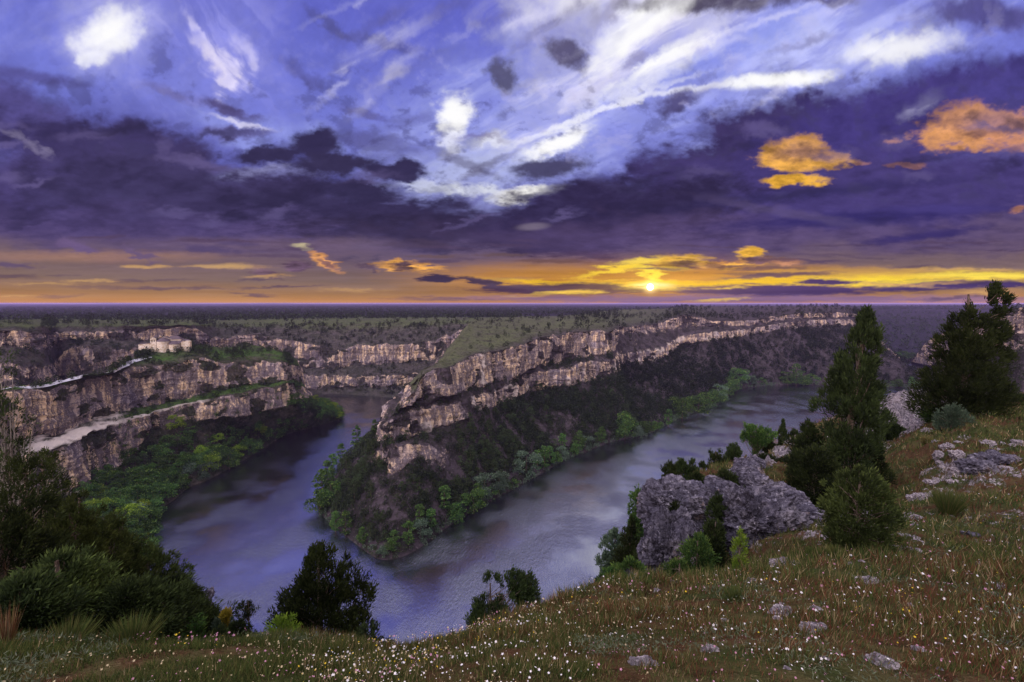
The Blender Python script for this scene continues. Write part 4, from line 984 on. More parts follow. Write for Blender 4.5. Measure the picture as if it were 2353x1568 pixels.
for k, w_ in enumerate(off):
    wv = w_*(1+.3*fbm(sN/6+k*3, sN*0, None, 3, 5)); row = C3+sd*wv[:, None]
    zz = []
    for p in row:
        h = BVH['church_promontory'].ray_cast(Vector((p[0], p[1], 130)), Vector((0, 0, -1))); zz.append(min(max(h[0].z, p[2]-.5), p[2]+.9) if h[0] is not None else p[2]-.3)
    row[:, 2] = np.array(zz)+.30; TR.append(row)
struct('track', mesh_np('track', np.array(TR).reshape(-1, 3), gridF(7, 260), M_TRACK, smooth=True))

# ---------------------------------------------------------------- the chapel
m, t, o = mat('chapel_stone'); P = t.new('ShaderNodeTexCoord').outputs['Object']
br = t.new('ShaderNodeTexBrick'); t.put(br.inputs['Vector'], t.mapping(P, rot=(math.pi/2, 0, 0))); br.inputs['Scale'].default_value = 1.6
br.inputs['Color1'].default_value = lin(206, 186, 150); br.inputs['Color2'].default_value = lin(184, 162, 130); br.inputs['Mortar'].default_value = lin(140, 122, 100)
br.inputs['Mortar Size'].default_value = .03
c = t.mix(t.maprange(t.noise(P, .9, 5, .65), .4, .62), br.outputs[0], lin(214, 204, 190)); c = t.mix(t.math('MULTIPLY', t.maprange(t.noise(P, 2.6, 4, .7), .56, .66), .7), c, lin(120, 106, 92))
d = t.new('ShaderNodeBsdfDiffuse'); t.put(d.inputs[0], c); t.put(o.inputs[0], d.outputs[0]); M_STONE = m
m, t, o = mat('chapel_tiles'); P = t.new('ShaderNodeTexCoord').outputs['Object']
wv = t.new('ShaderNodeTexWave', wave_type='BANDS'); t.put(wv.inputs['Vector'], P); wv.inputs['Scale'].default_value = 1.3; wv.inputs['Distortion'].default_value = 1.5
c = t.mix(t.noise(P, 2.2, 4, .7), lin(70, 62, 70), lin(112, 98, 100)); c = t.mix(t.math('MULTIPLY', wv.outputs['Fac'], .35), c, lin(60, 52, 56))
d = t.new('ShaderNodeBsdfDiffuse'); t.put(d.inputs[0], c); t.put(o.inputs[0], d.outputs[0]); M_TILE = m
m, t, o = mat('dark_opening'); d = t.new('ShaderNodeBsdfDiffuse'); d.inputs[0].default_value = lin(34, 28, 26); t.put(o.inputs[0], d.outputs[0]); M_DARK = m
uc, vc = g(1640, 405); hc = hit(uc, vc, ('church_promontory',))
CB = np.array(hc[0]) if hc and hc[0].y < 330 else pz(uc, vc, 69.2)
KX = .21974/FPX*CB[1]              # metres per unit of the crop at the chapel
church = thing('stone_chapel', 'pale stone chapel with grey tiled roofs and a small bell gable on the cliff top', 'chapel', (CB[0], CB[1], CB[2]-.4))
church.rotation_euler = (0, 0, math.atan2(-CB[0], CB[1])*.6)
church.scale = (.86, .86, .86)
def box(x0, x1, y0, y1, z0, z1):
    V = np.array([(x, y, z) for z in (z0, z1) for y in (y0, y1) for x in (x0, x1)], float)
    F = np.array([(0, 1, 3, 2), (4, 6, 7, 5), (0, 4, 5, 1), (2, 3, 7, 6), (0, 2, 6, 4), (1, 5, 7, 3)]); return V, F
def part(name, parts, m, parent=church): V, F = merge(parts); return link(name, mesh_np(name, V, F, m), parent)
def prism(poly, y0, y1):           # polygon in x,z extruded along y; as quads (fan split)
    n = len(poly); V = np.array([(x, y0, z) for x, z in poly]+[(x, y1, z) for x, z in poly], float); F = []
    for i in range(n): j = (i+1) % n; F.append((i, j, n+j, n+i))
    for i in range(1, n-1, 2):
        k = min(i+2, n-1); F.append((0, i, i+1, k) if k != i+1 else (0, i, i+1, i+1)); F.append((n, n+k, n+i+1, n+i) if k != i+1 else (n, n+i+1, n+i, n+i))
    return V, np.array(F)
def mx(x): return (x-1640)*KX
def mz(y): return (405-y)*KX+.4
# apse walls: half drums with cone roofs
def drum(cx, cy, r, z0, z1, n=18, a0=math.pi, a1=2*math.pi):
    a_ = np.linspace(a0, a1, n); V = np.concatenate([np.stack([cx+r*np.cos(a_), cy+r*np.sin(a_), a_*0+z], -1) for z in (z0, z1)])
    return V, np.array([(i, i+1, n+i+1, n+i) for i in range(n-1)])
def cone(cx, cy, r, z0, z1, ax, ay, n=18, a0=math.pi, a1=2*math.pi):
    a_ = np.linspace(a0, a1, n); V = np.concatenate([np.stack([cx+r*np.cos(a_), cy+r*np.sin(a_), a_*0+z0], -1), np.stack([cx+r*1.0*np.cos(a_), cy+r*np.sin(a_), a_*0+z0-.18], -1), [[ax, ay, z1]]])
    F = [(i, i+1, 2*n, 2*n) for i in range(n-1)]+[(n+i, n+i+1, i+1, i) for i in range(n-1)]; return V, np.array(F)
r1 = (1770-1645)/2*KX; cx1 = mx(1707)
part('nave_wall', [box(cx1-r1, cx1+r1, 0, 11, -1, mz(282)), box(mx(1765), mx(1880), 2.5, 10, -1, mz(268)), drum(cx1, .01, r1, -1.0, mz(284))], M_STONE)
# nave roof: hipped gable running back, cone over the apse
zt = mz(232); ze = mz(282)
e = .35
V = np.array([(cx1-r1-e, -.1, ze), (cx1+r1+e, -.1, ze), (cx1+r1+e, 11.3, ze), (cx1-r1-e, 11.3, ze), (cx1, 1.0, zt), (cx1+.6, 10.2, zt)])
nr = part('nave_roof', [(V, np.array([(0, 4, 5, 3), (1, 2, 5, 4), (0, 1, 4, 4), (2, 3, 5, 5)])), cone(cx1, 0, r1+e, ze+.01, zt, cx1, 1.0),
     (np.array([(mx(1765), 2.2, mz(270)), (mx(1885), 2.2, mz(270)), (mx(1885), 10.3, mz(270)), (mx(1765), 10.3, mz(270)), (mx(1760), 6.2, mz(229)), (mx(1840), 6.2, mz(229))]), np.array([(0, 1, 5, 4), (2, 3, 4, 5), (1, 2, 5, 5), (3, 0, 4, 4)]))], M_TILE)
part('roof_ridge', [tube([(cx1, .6, zt+.05), (mx(1790), 2.2, mz(268))], [.16, .16], 6)], M_STONE, nr)
# side apse and aisle
r2 = (1870-1768)/2*KX; cx2 = mx(1819)
part('aisle_wall', [box(cx2-r2, cx2+r2+.3, -1.2, 4, -1, mz(320)), drum(cx2, -1.19, r2, -1.0, mz(322))], M_STONE)
part('aisle_roof', [cone(cx2, -1.2, r2+.3, mz(320), mz(283), cx2+.4, 1.9), (np.array([(cx2-r2-.2, -1.3, mz(319)), (cx2+r2+.5, -1.3, mz(319)), (mx(1905), 2.4, mz(285)), (mx(1768), 2.4, mz(285))]), np.array([(0, 1, 2, 3)])),
     (np.array([(mx(1800), 2.4, mz(283)), (mx(1960), 2.4, mz(292)), (mx(1960), 6, mz(276)), (mx(1800), 6, mz(268))]), np.array([(0, 1, 2, 3)]))], M_TILE)
part('end_wall', [prism([(mx(1885), -1), (mx(1980), -1), (mx(1980), mz(296)), (mx(1945), mz(288)), (mx(1885), mz(306))], .2, 5.5)], M_STONE)
# left annexe with its lean roof, door and window
part('annexe_wall', [prism([(mx(1467), -1.5), (mx(1642), -1.5), (mx(1642), mz(330)), (mx(1590), mz(303)), (mx(1467), mz(316))], -1.0, 5)], M_STONE)
part('annexe_roof', [prism([(mx(1460), mz(317)), (mx(1592), mz(303)), (mx(1592), mz(299)), (mx(1460), mz(312))], -1.3, 5.3)], M_TILE)
dr = part('door', [prism([(mx(1562), mz(415)), (mx(1590), mz(415)), (mx(1590), mz(385)), (mx(1583), mz(376)), (mx(1571), mz(375)), (mx(1563), mz(384))], -1.12, -.9)], M_DARK)
part('door_arch', [prism([(mx(1557), mz(415)), (mx(1562.5), mz(415)), (mx(1563), mz(384)), (mx(1571), mz(375)), (mx(1583), mz(376)), (mx(1590), mz(385)), (mx(1590), mz(415)), (mx(1595), mz(415)), (mx(1595), mz(382)), (mx(1585), mz(370)), (mx(1570), mz(369)), (mx(1558), mz(381))][0:4]+[(mx(1570), mz(369)), (mx(1558), mz(381))], -1.22, -1.0)], M_STONE, dr)
part('window', [prism([(mx(1537), mz(362)), (mx(1549), mz(362)), (mx(1547), mz(346)), (mx(1543), mz(340)), (mx(1539), mz(346))], -1.06, -.9)], M_DARK)
# bell gable with two arches
def arch(x0, x1, z0, z1, n=8):
    a_ = np.linspace(0, math.pi, n); cxm = (x0+x1)/2; rr = (x1-x0)/2
    return [(x0, z0), (x1, z0)]+[(cxm+rr*math.cos(q), z1-rr+rr*math.sin(q)) for q in a_]
xs = [mx(1583), mx(1594), mx(1607), mx(1616), mx(1629), mx(1641)]
bg_ = part('bell_gable', [box(xs[0], xs[5], -.7, .3, -1, mz(290)), box(xs[0], xs[1], -.7, .3, mz(290), mz(262)), box(xs[2], xs[3], -.7, .3, mz(290), mz(262)), box(xs[4], xs[5], -.7, .3, mz(290), mz(262)),
      prism([(xs[0], mz(262)), (xs[5], mz(262)), (xs[5], mz(252)), (mx(1612), mz(240)), (xs[0], mz(252))], -.7, .3)], M_STONE)
part('gable_coping', [prism([(xs[0]-.15, mz(252)), (xs[5]+.15, mz(252)), (mx(1612), mz(236))], -.85, .45)], M_STONE, bg_)
print('chapel at', CB)
# ruined low walls beside the track
for k, (x0, x1, yy, hh_, lab) in enumerate(((1500, 1640, 398+18, .9, 'low rubble wall at the foot of the chapel'), (1985, 2035, 352, .8, 'short rubble wall at the right end of the chapel'), (1110, 1330, 452, 1.0, 'long ruined rubble wall above the track to the chapel'), (960, 1130, 600, .9, 'ruined rubble wall left of the track'))):
    P_ = []
    for x in np.linspace(x0, x1, 26):
        u, v = g(x, yy+(x-x0)*-.12); h = hit(u, v, ('church_promontory',))
        if h and h[0].y < 420: P_.append(np.array(h[0]))
    if len(P_) < 4: continue
    P_ = np.array(P_); P_ = P_[np.r_[True, np.linalg.norm(np.diff(P_, axis=0), axis=1) < 4]]
    rows = []
    for dy_, z_ in ((-.35, -.5), (-.3, hh_), (.3, hh_), (.35, -.5)):
        q = P_+[0, dy_, 0]; q[:, 2] += z_+(.25*np.random.default_rng(k).normal(size=len(q)) if z_ > 0 else 0); rows.append(q)
    o_ = link('rubble_wall', mesh_np('rubble_wall', np.array(rows).reshape(-1, 3), gridF(4, len(P_)), M_STONE), label=lab, category='wall')
# ---------------------------------------------------------------- haze
# (added at the end)
# ---------------------------------------------------------------- the near trees and bushes
def near_tree(name, label, cat, u, d, vtop, prof, halfw, leafm=M_JUN, ncl=420, per=55, leaf=.11, wleaf=.028, cl=.20, extra=(), gaps=.25, up=.5, trunk=.08, lean=0.0, seed=1, zoff=0.0, bare=0, barkm=M_BARK, group=None, low=.04, stem_show=0, vbot=None):
    """trunk + branches + crown of leafy sprays; prof: (height fraction, half width left, half width right) rows in metres*halfw"""
    R = np.random.default_rng(seed); base = ground(u, d)+[0, 0, -.08+zoff]
    top = pd(u, vtop, d); H = max(top[2]-base[2], .4)
    root = thing(name, label, cat, base, group)
    hs = np.array([p[0] for p in prof]); lw = np.array([p[1] for p in prof])*halfw; rw = np.array([p[2] for p in prof])*halfw
    if vbot is not None:
        h0 = float(np.clip((pd(u, vbot, d)[2]-base[2])/H, 0, .8)); hs = np.r_[0, h0+hs*(1-h0)]; lw = np.r_[lw[0], lw]; rw = np.r_[rw[0], rw]; low = max(low, h0*.75)
        extra = tuple((e0, h0+e1*(1-h0), e2, e3) for e0, e1, e2, e3 in extra)
    def axis(h): return np.stack([lean*h+.05*H*.12*np.sin(h*5+seed), .04*H*.2*np.sin(h*4+seed*2), h*H], -1)
    h = R.uniform(low, 1, ncl*3); area = np.interp(h, hs, (lw+rw)); keep = R.random(len(h)) < (area/area.max())**1.1*.95;  keep &= area > .05*area.max()*(h > .8); h = h[keep][:ncl]
    n = len(h); ang = R.uniform(0, 2*math.pi, n); rr_ = np.sqrt(R.uniform(.10, 1, n))
    rad = np.where(np.cos(ang) < 0, np.interp(h, hs, lw), np.interp(h, hs, rw)); dep = np.interp(h, hs, (lw+rw)/2)
    wob = 1+.62*fbm(np.cos(ang)*1.3+seed, np.sin(ang)*1.3, h*7, 3, seed+2); rad = rad*wob; dep = dep*wob
    cen = axis(h)+np.stack([np.cos(ang)*rr_*rad, np.sin(ang)*rr_*dep, np.zeros(n)], -1)
    g_ = fbm(cen[:, 0]*1.6+seed*7, cen[:, 1]*1.6, cen[:, 2]*1.6, 3, seed)
    kp = g_ > np.quantile(g_, gaps); cen = cen[kp]; h = h[kp]; rr_ = rr_[kp]
    cs = cl*(.7+.6*R.random(len(cen)))*(1.15-.45*h)
    for ex, ez, er, en in extra:
        q = R.normal(size=(en, 3))*er*.5+[ex, 0, ez*H]; cen = np.concatenate([cen, q]); cs = np.r_[cs, np.full(en, cl*.75)]; h = np.r_[h, np.full(en, ez)]
    n = len(cen); ii = np.repeat(np.arange(n), per)
    ax_ = np.stack([np.interp(h, [0, 1], [0, 0])]*3, -1)
    outd = unit(cen-axis(np.clip(h-.15, 0, 1)))
    dd_ = R.normal(size=(len(ii), 3)); off = unit(dd_)*(R.random((len(ii), 1))**.6)
    pos = cen[ii]+off*cs[ii][:, None]*[.8, .8, 1.15]
    dr = unit(outd[ii]*.8+off*.8+np.array([0, 0, up])+R.normal(size=(len(ii), 3))*.35)
    ln = leaf*R.uniform(.6, 1.3, len(ii))
    V, F = blades(pos-dr*ln[:, None]*.3, dr, ln, wleaf*R.uniform(.7, 1.3, len(ii)), R)
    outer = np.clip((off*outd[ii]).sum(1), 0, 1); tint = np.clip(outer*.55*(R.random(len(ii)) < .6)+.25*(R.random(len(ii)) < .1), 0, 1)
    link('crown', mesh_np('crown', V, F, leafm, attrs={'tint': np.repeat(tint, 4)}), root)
    ht = np.linspace(-.03, .93, 12); tp = axis(ht); tr = trunk*(1-ht*.85)+.006
    parts = [tube(tp, tr, 8)]
    link('trunk', mesh_np('trunk', *merge(parts), barkm, smooth=True), root)
    nb = min(n, 60+stem_show); sel = R.choice(n, nb, replace=False); parts = []
    for i in sel:
        hb = max(.03, min(.9, h[i]-R.uniform(.05, .22)*(1 if stem_show == 0 else 1.6))); p0 = axis(np.array(hb)); p2 = cen[i]; p1 = (p0+p2)/2+[0, 0, -.04*H*.5]+R.normal(size=3)*.03*H*.3
        r0 = trunk*(1-hb*.8)*.28+.004; parts.append(tube([p0, (p0+p1)/2, p1, (p1+p2)/2+R.normal(size=3)*.02, p2], [r0, r0*.8, r0*.6, r0*.45, r0*.25], 5))
    link('branches', mesh_np('branches', *merge(parts), barkm, smooth=True), root)
    return root
CONE = [(0, .8, .8), (.1, 1, 1), (.3, .95, .95), (.55, .75, .75), (.8, .42, .42), (1, .05, .05)]
OVAL = [(0, .55, .55), (.25, .95, .95), (.5, 1, 1), (.75, .8, .8), (.92, .4, .4), (1, .1, .1)]
T1 = [(0, .3, .2), (.10, .6, .4), (.22, .72, .5), (.33, .8, .62), (.42, .80, .92), (.52, .72, 1.0), (.62, .66, .88), (.70, .62, .66), (.80, .55, .5), (.87, .42, .36), (.94, .2, .2), (1, .02, .02)]
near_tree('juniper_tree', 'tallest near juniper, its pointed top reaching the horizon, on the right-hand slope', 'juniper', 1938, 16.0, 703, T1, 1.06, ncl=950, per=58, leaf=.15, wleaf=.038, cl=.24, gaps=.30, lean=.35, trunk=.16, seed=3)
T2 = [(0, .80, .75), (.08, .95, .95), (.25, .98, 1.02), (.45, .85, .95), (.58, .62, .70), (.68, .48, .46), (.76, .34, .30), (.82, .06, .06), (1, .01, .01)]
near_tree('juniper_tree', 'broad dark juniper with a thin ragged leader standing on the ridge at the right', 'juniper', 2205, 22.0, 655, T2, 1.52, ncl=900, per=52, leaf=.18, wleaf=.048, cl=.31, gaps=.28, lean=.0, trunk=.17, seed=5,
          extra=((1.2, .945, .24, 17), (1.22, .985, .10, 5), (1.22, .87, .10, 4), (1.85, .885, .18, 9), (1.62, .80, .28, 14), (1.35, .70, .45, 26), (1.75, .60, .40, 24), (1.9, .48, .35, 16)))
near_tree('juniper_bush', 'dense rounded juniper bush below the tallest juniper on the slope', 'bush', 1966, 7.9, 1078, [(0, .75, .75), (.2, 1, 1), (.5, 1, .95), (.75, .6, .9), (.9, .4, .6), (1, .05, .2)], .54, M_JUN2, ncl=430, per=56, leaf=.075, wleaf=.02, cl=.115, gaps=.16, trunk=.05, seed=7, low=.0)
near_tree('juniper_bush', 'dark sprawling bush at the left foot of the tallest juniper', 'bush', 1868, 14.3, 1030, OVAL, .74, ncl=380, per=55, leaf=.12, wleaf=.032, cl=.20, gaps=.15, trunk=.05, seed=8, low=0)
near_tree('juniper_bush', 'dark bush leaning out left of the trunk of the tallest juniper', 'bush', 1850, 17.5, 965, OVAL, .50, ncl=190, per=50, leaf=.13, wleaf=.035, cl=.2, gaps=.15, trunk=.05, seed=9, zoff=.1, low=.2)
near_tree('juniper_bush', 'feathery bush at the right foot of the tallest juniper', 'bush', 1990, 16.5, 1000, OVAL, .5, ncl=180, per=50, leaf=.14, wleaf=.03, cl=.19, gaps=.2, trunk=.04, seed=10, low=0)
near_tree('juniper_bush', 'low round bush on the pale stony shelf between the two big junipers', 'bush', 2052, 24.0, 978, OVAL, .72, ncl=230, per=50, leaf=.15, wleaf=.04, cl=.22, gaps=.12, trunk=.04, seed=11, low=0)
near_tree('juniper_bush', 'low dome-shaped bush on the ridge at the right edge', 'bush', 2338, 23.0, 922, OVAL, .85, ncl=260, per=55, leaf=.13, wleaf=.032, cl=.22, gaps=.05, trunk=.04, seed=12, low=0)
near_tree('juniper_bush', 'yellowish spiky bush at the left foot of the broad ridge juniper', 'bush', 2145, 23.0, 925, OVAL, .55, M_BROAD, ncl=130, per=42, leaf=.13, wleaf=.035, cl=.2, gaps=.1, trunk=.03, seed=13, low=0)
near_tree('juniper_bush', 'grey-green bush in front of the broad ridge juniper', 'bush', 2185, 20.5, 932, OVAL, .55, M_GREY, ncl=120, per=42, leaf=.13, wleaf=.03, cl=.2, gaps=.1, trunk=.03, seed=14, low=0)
# below the brow in the middle
T3 = [(0, 1.25, 1.35), (.15, 1.05, 1.2), (.35, .92, 1.02), (.5, .8, .85), (.62, .62, .72), (.70, .5, .55), (.80, .42, .36), (.92, .30, .26), (1, .04, .04)]
near_tree('juniper_tree', 'big conical juniper below the brow in the lower middle, dark against the river', 'juniper', 748, 8.6, 1255, T3, .82, ncl=820, per=60, leaf=.085, wleaf=.023, cl=.17, gaps=.10, lean=-.12, trunk=.09, seed=21, low=-.02, vbot=1495)
near_tree('juniper_bush', 'small bright bush at the left foot of the conical juniper', 'bush', 645, 7.6, 1425, OVAL, .30, M_YELL, ncl=90, per=45, leaf=.06, wleaf=.018, cl=.1, gaps=.1, trunk=.02, seed=22, low=0, vbot=1485)
near_tree('juniper_bush', 'low spreading bush at the right foot of the conical juniper', 'bush', 838, 7.0, 1450, OVAL, .34, ncl=110, per=45, leaf=.06, wleaf=.018, cl=.1, gaps=.1, trunk=.02, seed=23, low=0, vbot=1495)
near_tree('juniper_tree', 'dark two-headed shrub tree below the brow right of the conical juniper', 'juniper', 1118, 9.6, 1318, [(0, .75, .95), (.25, .8, 1.1), (.5, .45, .7), (.65, .45, .32), (.85, .32, .4), (1, .05, .1)], .62, ncl=420, per=50, leaf=.08, wleaf=.022, cl=.14, gaps=.2, lean=.1, trunk=.05, seed=24, low=-.02, vbot=1462,
          extra=((.68, .86, .28, 46), (.88, .74, .26, 40), (1.02, .58, .2, 18), (.70, .68, .25, 26)), stem_show=60)
near_tree('juniper_bush', 'tiny thin bush on the brow left of the two-headed shrub tree', 'bush', 1042, 5.6, 1440, OVAL, .10, ncl=40, per=30, leaf=.05, wleaf=.014, cl=.06, gaps=.1, trunk=.012, seed=25, low=0)
near_tree('juniper_bush', 'small open bush on the brow right of the two-headed shrub tree', 'bush', 1222, 6.6, 1378, OVAL, .20, ncl=60, per=30, leaf=.05, wleaf=.014, cl=.08, gaps=.2, trunk=.015, seed=26, low=0)
# beside the outcrop, down the slope above the river
near_tree('poplar_tree', 'tall dark leafy tree rising behind the left edge of the grey outcrop', 'tree', 1468, 38.0, 1112, [(0, .8, .8), (.3, 1, .9), (.6, .9, .8), (.85, .55, .6), (1, .1, .1)], 1.15, M_BROAD, ncl=520, per=34, leaf=.24, wleaf=.12, cl=.42, gaps=.3, trunk=.14, seed=31, low=0, vbot=1330)
near_tree('willow_tree', 'rounded grey-green tree lowest left of the outcrop above the water', 'tree', 1412, 35.0, 1218, OVAL, 1.15, M_GREY, ncl=330, per=36, leaf=.22, wleaf=.11, cl=.38, gaps=.12, trunk=.1, seed=32, low=0, vbot=1330)
near_tree('juniper_tree', 'dark pointed juniper between the grey-green tree and the outcrop', 'juniper', 1447, 31.0, 1192, CONE, .95, ncl=300, per=40, leaf=.2, wleaf=.06, cl=.34, gaps=.1, trunk=.1, seed=33, low=0, vbot=1330)
near_tree('juniper_tree', 'dark juniper pressed against the left wall of the outcrop', 'juniper', 1482, 26.0, 1240, CONE, .75, ncl=240, per=40, leaf=.17, wleaf=.05, cl=.3, gaps=.1, trunk=.1, seed=34, low=0, vbot=1335)
near_tree('leafy_bush', 'dark bush with rusty leaves at the foot of the outcrop', 'bush', 1450, 8.3, 1288, OVAL, .30, M_BROAD, ncl=120, per=40, leaf=.07, wleaf=.024, cl=.11, gaps=.1, trunk=.02, seed=35, low=0, vbot=1350)
near_tree('leafy_bush', 'small bush with yellow tips left of the outcrop foot', 'bush', 1412, 8.6, 1308, OVAL, .24, M_BROAD, ncl=90, per=36, leaf=.06, wleaf=.022, cl=.1, gaps=.1, trunk=.02, seed=36, low=0, vbot=1350)
near_tree('leafy_bush', 'leftmost small twiggy bush on the brow before the outcrop', 'bush', 1382, 8.0, 1318, OVAL, .10, M_BROAD, ncl=40, per=30, leaf=.05, wleaf=.018, cl=.07, gaps=.2, trunk=.012, seed=37, low=0, vbot=1350)
near_tree('leafy_bush', 'green bush growing in the cleft at the foot of the outcrop', 'bush', 1600, 9.2, 1232, OVAL, .42, M_BROAD, ncl=200, per=44, leaf=.07, wleaf=.026, cl=.13, gaps=.15, trunk=.02, seed=38, low=0)
near_tree('leafy_bush', 'low dark bush at the outcrop foot right of the cleft', 'bush', 1560, 8.7, 1290, OVAL, .34, M_BROAD, ncl=120, per=44, leaf=.06, wleaf=.022, cl=.12, gaps=.15, trunk=.02, seed=39, low=0)
# row on the far brow of the hillside
ROW = [(1538, 21, 1062, .45, 'dark juniper at the left end of the clump behind the outcrop', CONE), (1565, 22, 1052, .5, 'second dark juniper of the clump behind the outcrop', CONE), (1590, 23, 1056, .5, 'third dark juniper of the clump behind the outcrop', CONE), (1612, 24, 1060, .35, 'rightmost dark juniper of the clump behind the outcrop', CONE),
       (1642, 27, 1024, .50, 'conical dark tree standing alone right of the clump behind the outcrop', CONE), (1685, 28, 1018, .45, 'dark twiggy tree left of the open round-headed tree', OVAL), (1668, 27, 1045, .3, 'short dark bush between the conical tree and the twiggy tree', CONE),
       (1765, 31, 1008, .35, 'thin pale tree right of the open round-headed tree', OVAL), (1826, 34, 985, .35, 'feathery small tree left of the tallest juniper', OVAL), (1812, 33, 1000, .25, 'slimmer feathery tree left of the tallest juniper', CONE), (1780, 31, 1020, .3, 'short bush at the foot of the slim cypress', OVAL)]
for k, (u, d, vt, hw, lab, pr) in enumerate(ROW):
    near_tree('juniper_tree', lab, 'juniper', u, d, vt, pr, hw, ncl=130, per=40, leaf=.17, wleaf=.05, cl=.22, gaps=.1, trunk=.05, seed=50+k, low=-.1, zoff=-.1, vbot=vt+62)
near_tree('shrub_tree', 'open round-headed tree with bare stems on the far brow', 'tree', 1735, 28, 974, [(0, .05, .05), (.3, .25, .25), (.45, .8, .8), (.65, 1, 1), (.85, .75, .75), (1, .2, .2)], .95, M_BROAD, ncl=190, per=34, leaf=.15, wleaf=.06, cl=.22, gaps=.15, trunk=.07, seed=66, low=.3, stem_show=60, vbot=1045)
near_tree('cypress_tree', 'slim pointed cypress on the far brow against the water', 'cypress', 1796, 33, 964, [(0, .9, .9), (.3, 1, 1), (.7, .6, .6), (1, .05, .05)], .27, ncl=110, per=40, leaf=.17, wleaf=.05, cl=.16, gaps=0, trunk=.05, seed=67, low=-.1, zoff=-.1, vbot=1015)
# the thicket at the lower left
LEFT = [(95, 8.5, 1035, 1.25, .95, 'dark juniper thicket mass at the left edge below the bare tree', M_JUN), (20, 6.5, 1120, .9, .9, 'darkest juniper at the left edge of the thicket', M_JUN), (195, 8.0, 1150, .95, .9, 'juniper with yellow-green tips in the middle of the left thicket', M_JUN),
        (275, 9.0, 1190, 1.0, .9, 'tallest soft green juniper of the left thicket', M_JUN), (350, 9.2, 1265, .85, .9, 'rounded juniper on the river side of the left thicket', M_JUN), (400, 8.8, 1330, .6, .9, 'last juniper of the left thicket beside the water', M_JUN),
        (150, 6.0, 1270, .62, .9, 'low green juniper in front of the left thicket', M_JUN), (300, 6.2, 1345, .60, .9, 'low juniper at the front right of the left thicket', M_JUN), (60, 5.0, 1340, .45, .9, 'low dark juniper at the front left of the left thicket', M_JUN),
        (215, 10.5, 1110, .9, .9, 'olive juniper behind the left thicket next to the cliff foot', M_JUN), (130, 11.5, 1020, .9, .9, 'grey-green juniper behind the bare tree at the left edge', M_JUN), (455, 8.4, 1390, .42, .9, 'small juniper at the right end of the left thicket', M_JUN)]
for k, (u, d, vt, hw, fl, lab, lm) in enumerate(LEFT):
    near_tree('juniper_tree', lab, 'juniper', u, d, vt, [(0, 1.0, 1.0), (.3, 1.0, 1.0), (.6, .85, .85), (.8, .6, .6), (.93, .3, .3), (1, .05, .05)], hw, M_JUN2 if k in (2, 3, 4, 6, 9, 10) else lm, ncl=560, per=48, leaf=.085, wleaf=.022, cl=.16, gaps=.30, trunk=.08, seed=80+k, low=-.05, up=.25, vbot=1470)
near_tree('bare_tree', 'half-bare crooked tree with sparse needles at the left edge', 'tree', 72, 9.6, 742, [(0, .3, .3), (.3, .8, .8), (.6, .7, .6), (.8, .5, .35), (1, .25, .15)], 1.0, M_JUN, ncl=380, per=22, leaf=.09, wleaf=.022, cl=.17, gaps=.2, trunk=.10, lean=-.55, seed=97, low=.25, vbot=1300, up=.1, stem_show=130, barkm=M_BARKG)
SPUR = [(470, 8.6, 1412, .26), (505, 8.3, 1430, .24), (545, 8.0, 1440, .22), (575, 7.6, 1462, .18), (430, 7.6, 1420, .28), (490, 7.2, 1455, .2)]
for k, (u, d, vt, hw) in enumerate(SPUR):
    near_tree('juniper_bush', ['dark rounded bush', 'grey dry bush', 'small tangled bush', 'lowest bush', 'thick green bush', 'short dark bush'][k]+' on the lower-left spur, '+['next to the thicket', 'left of the yellow broom', 'right of the yellow broom', 'at the right end of the spur', 'in front of the thicket', 'nearest the brow'][k], 'bush', u, d, vt, OVAL, hw, [M_JUN, M_GREY, M_JUN, M_JUN, M_BROAD, M_JUN][k], ncl=90, per=42, leaf=.065, wleaf=.018, cl=.1, gaps=.1, trunk=.015, seed=120+k, low=0, vbot=vt+70)
M_BLOOM = leaf_mat('yellow_bloom', (120, 110, 44), (150, 134, 50), (190, 168, 60))
near_tree('broom_bush', 'small broom bush with yellow flowers on the spur at the lower left', 'bush', 522, 8.3, 1400, OVAL, .07, M_BLOOM, ncl=50, per=34, leaf=.05, wleaf=.02, cl=.07, gaps=.1, trunk=.012, seed=140, low=.3, vbot=1425)
near_tree('sapling', 'thin open sapling standing against the water at the end of the spur', 'sapling', 574, 8.2, 1376, [(0, .05, .05), (.3, .3, .3), (.7, 1, 1), (1, .4, .4)], .17, M_JUN, ncl=60, per=16, leaf=.05, wleaf=.016, cl=.07, gaps=.2, trunk=.014, seed=141, low=.25, stem_show=0, vbot=1465)
near_tree('leafy_bush', 'tall yellow-green plant on the slope just right of the outcrop', 'plant', 1697, 8.0, 1215, OVAL, .12, M_YELL, ncl=60, per=30, leaf=.07, wleaf=.014, cl=.08, gaps=.1, trunk=.012, seed=142, low=0)
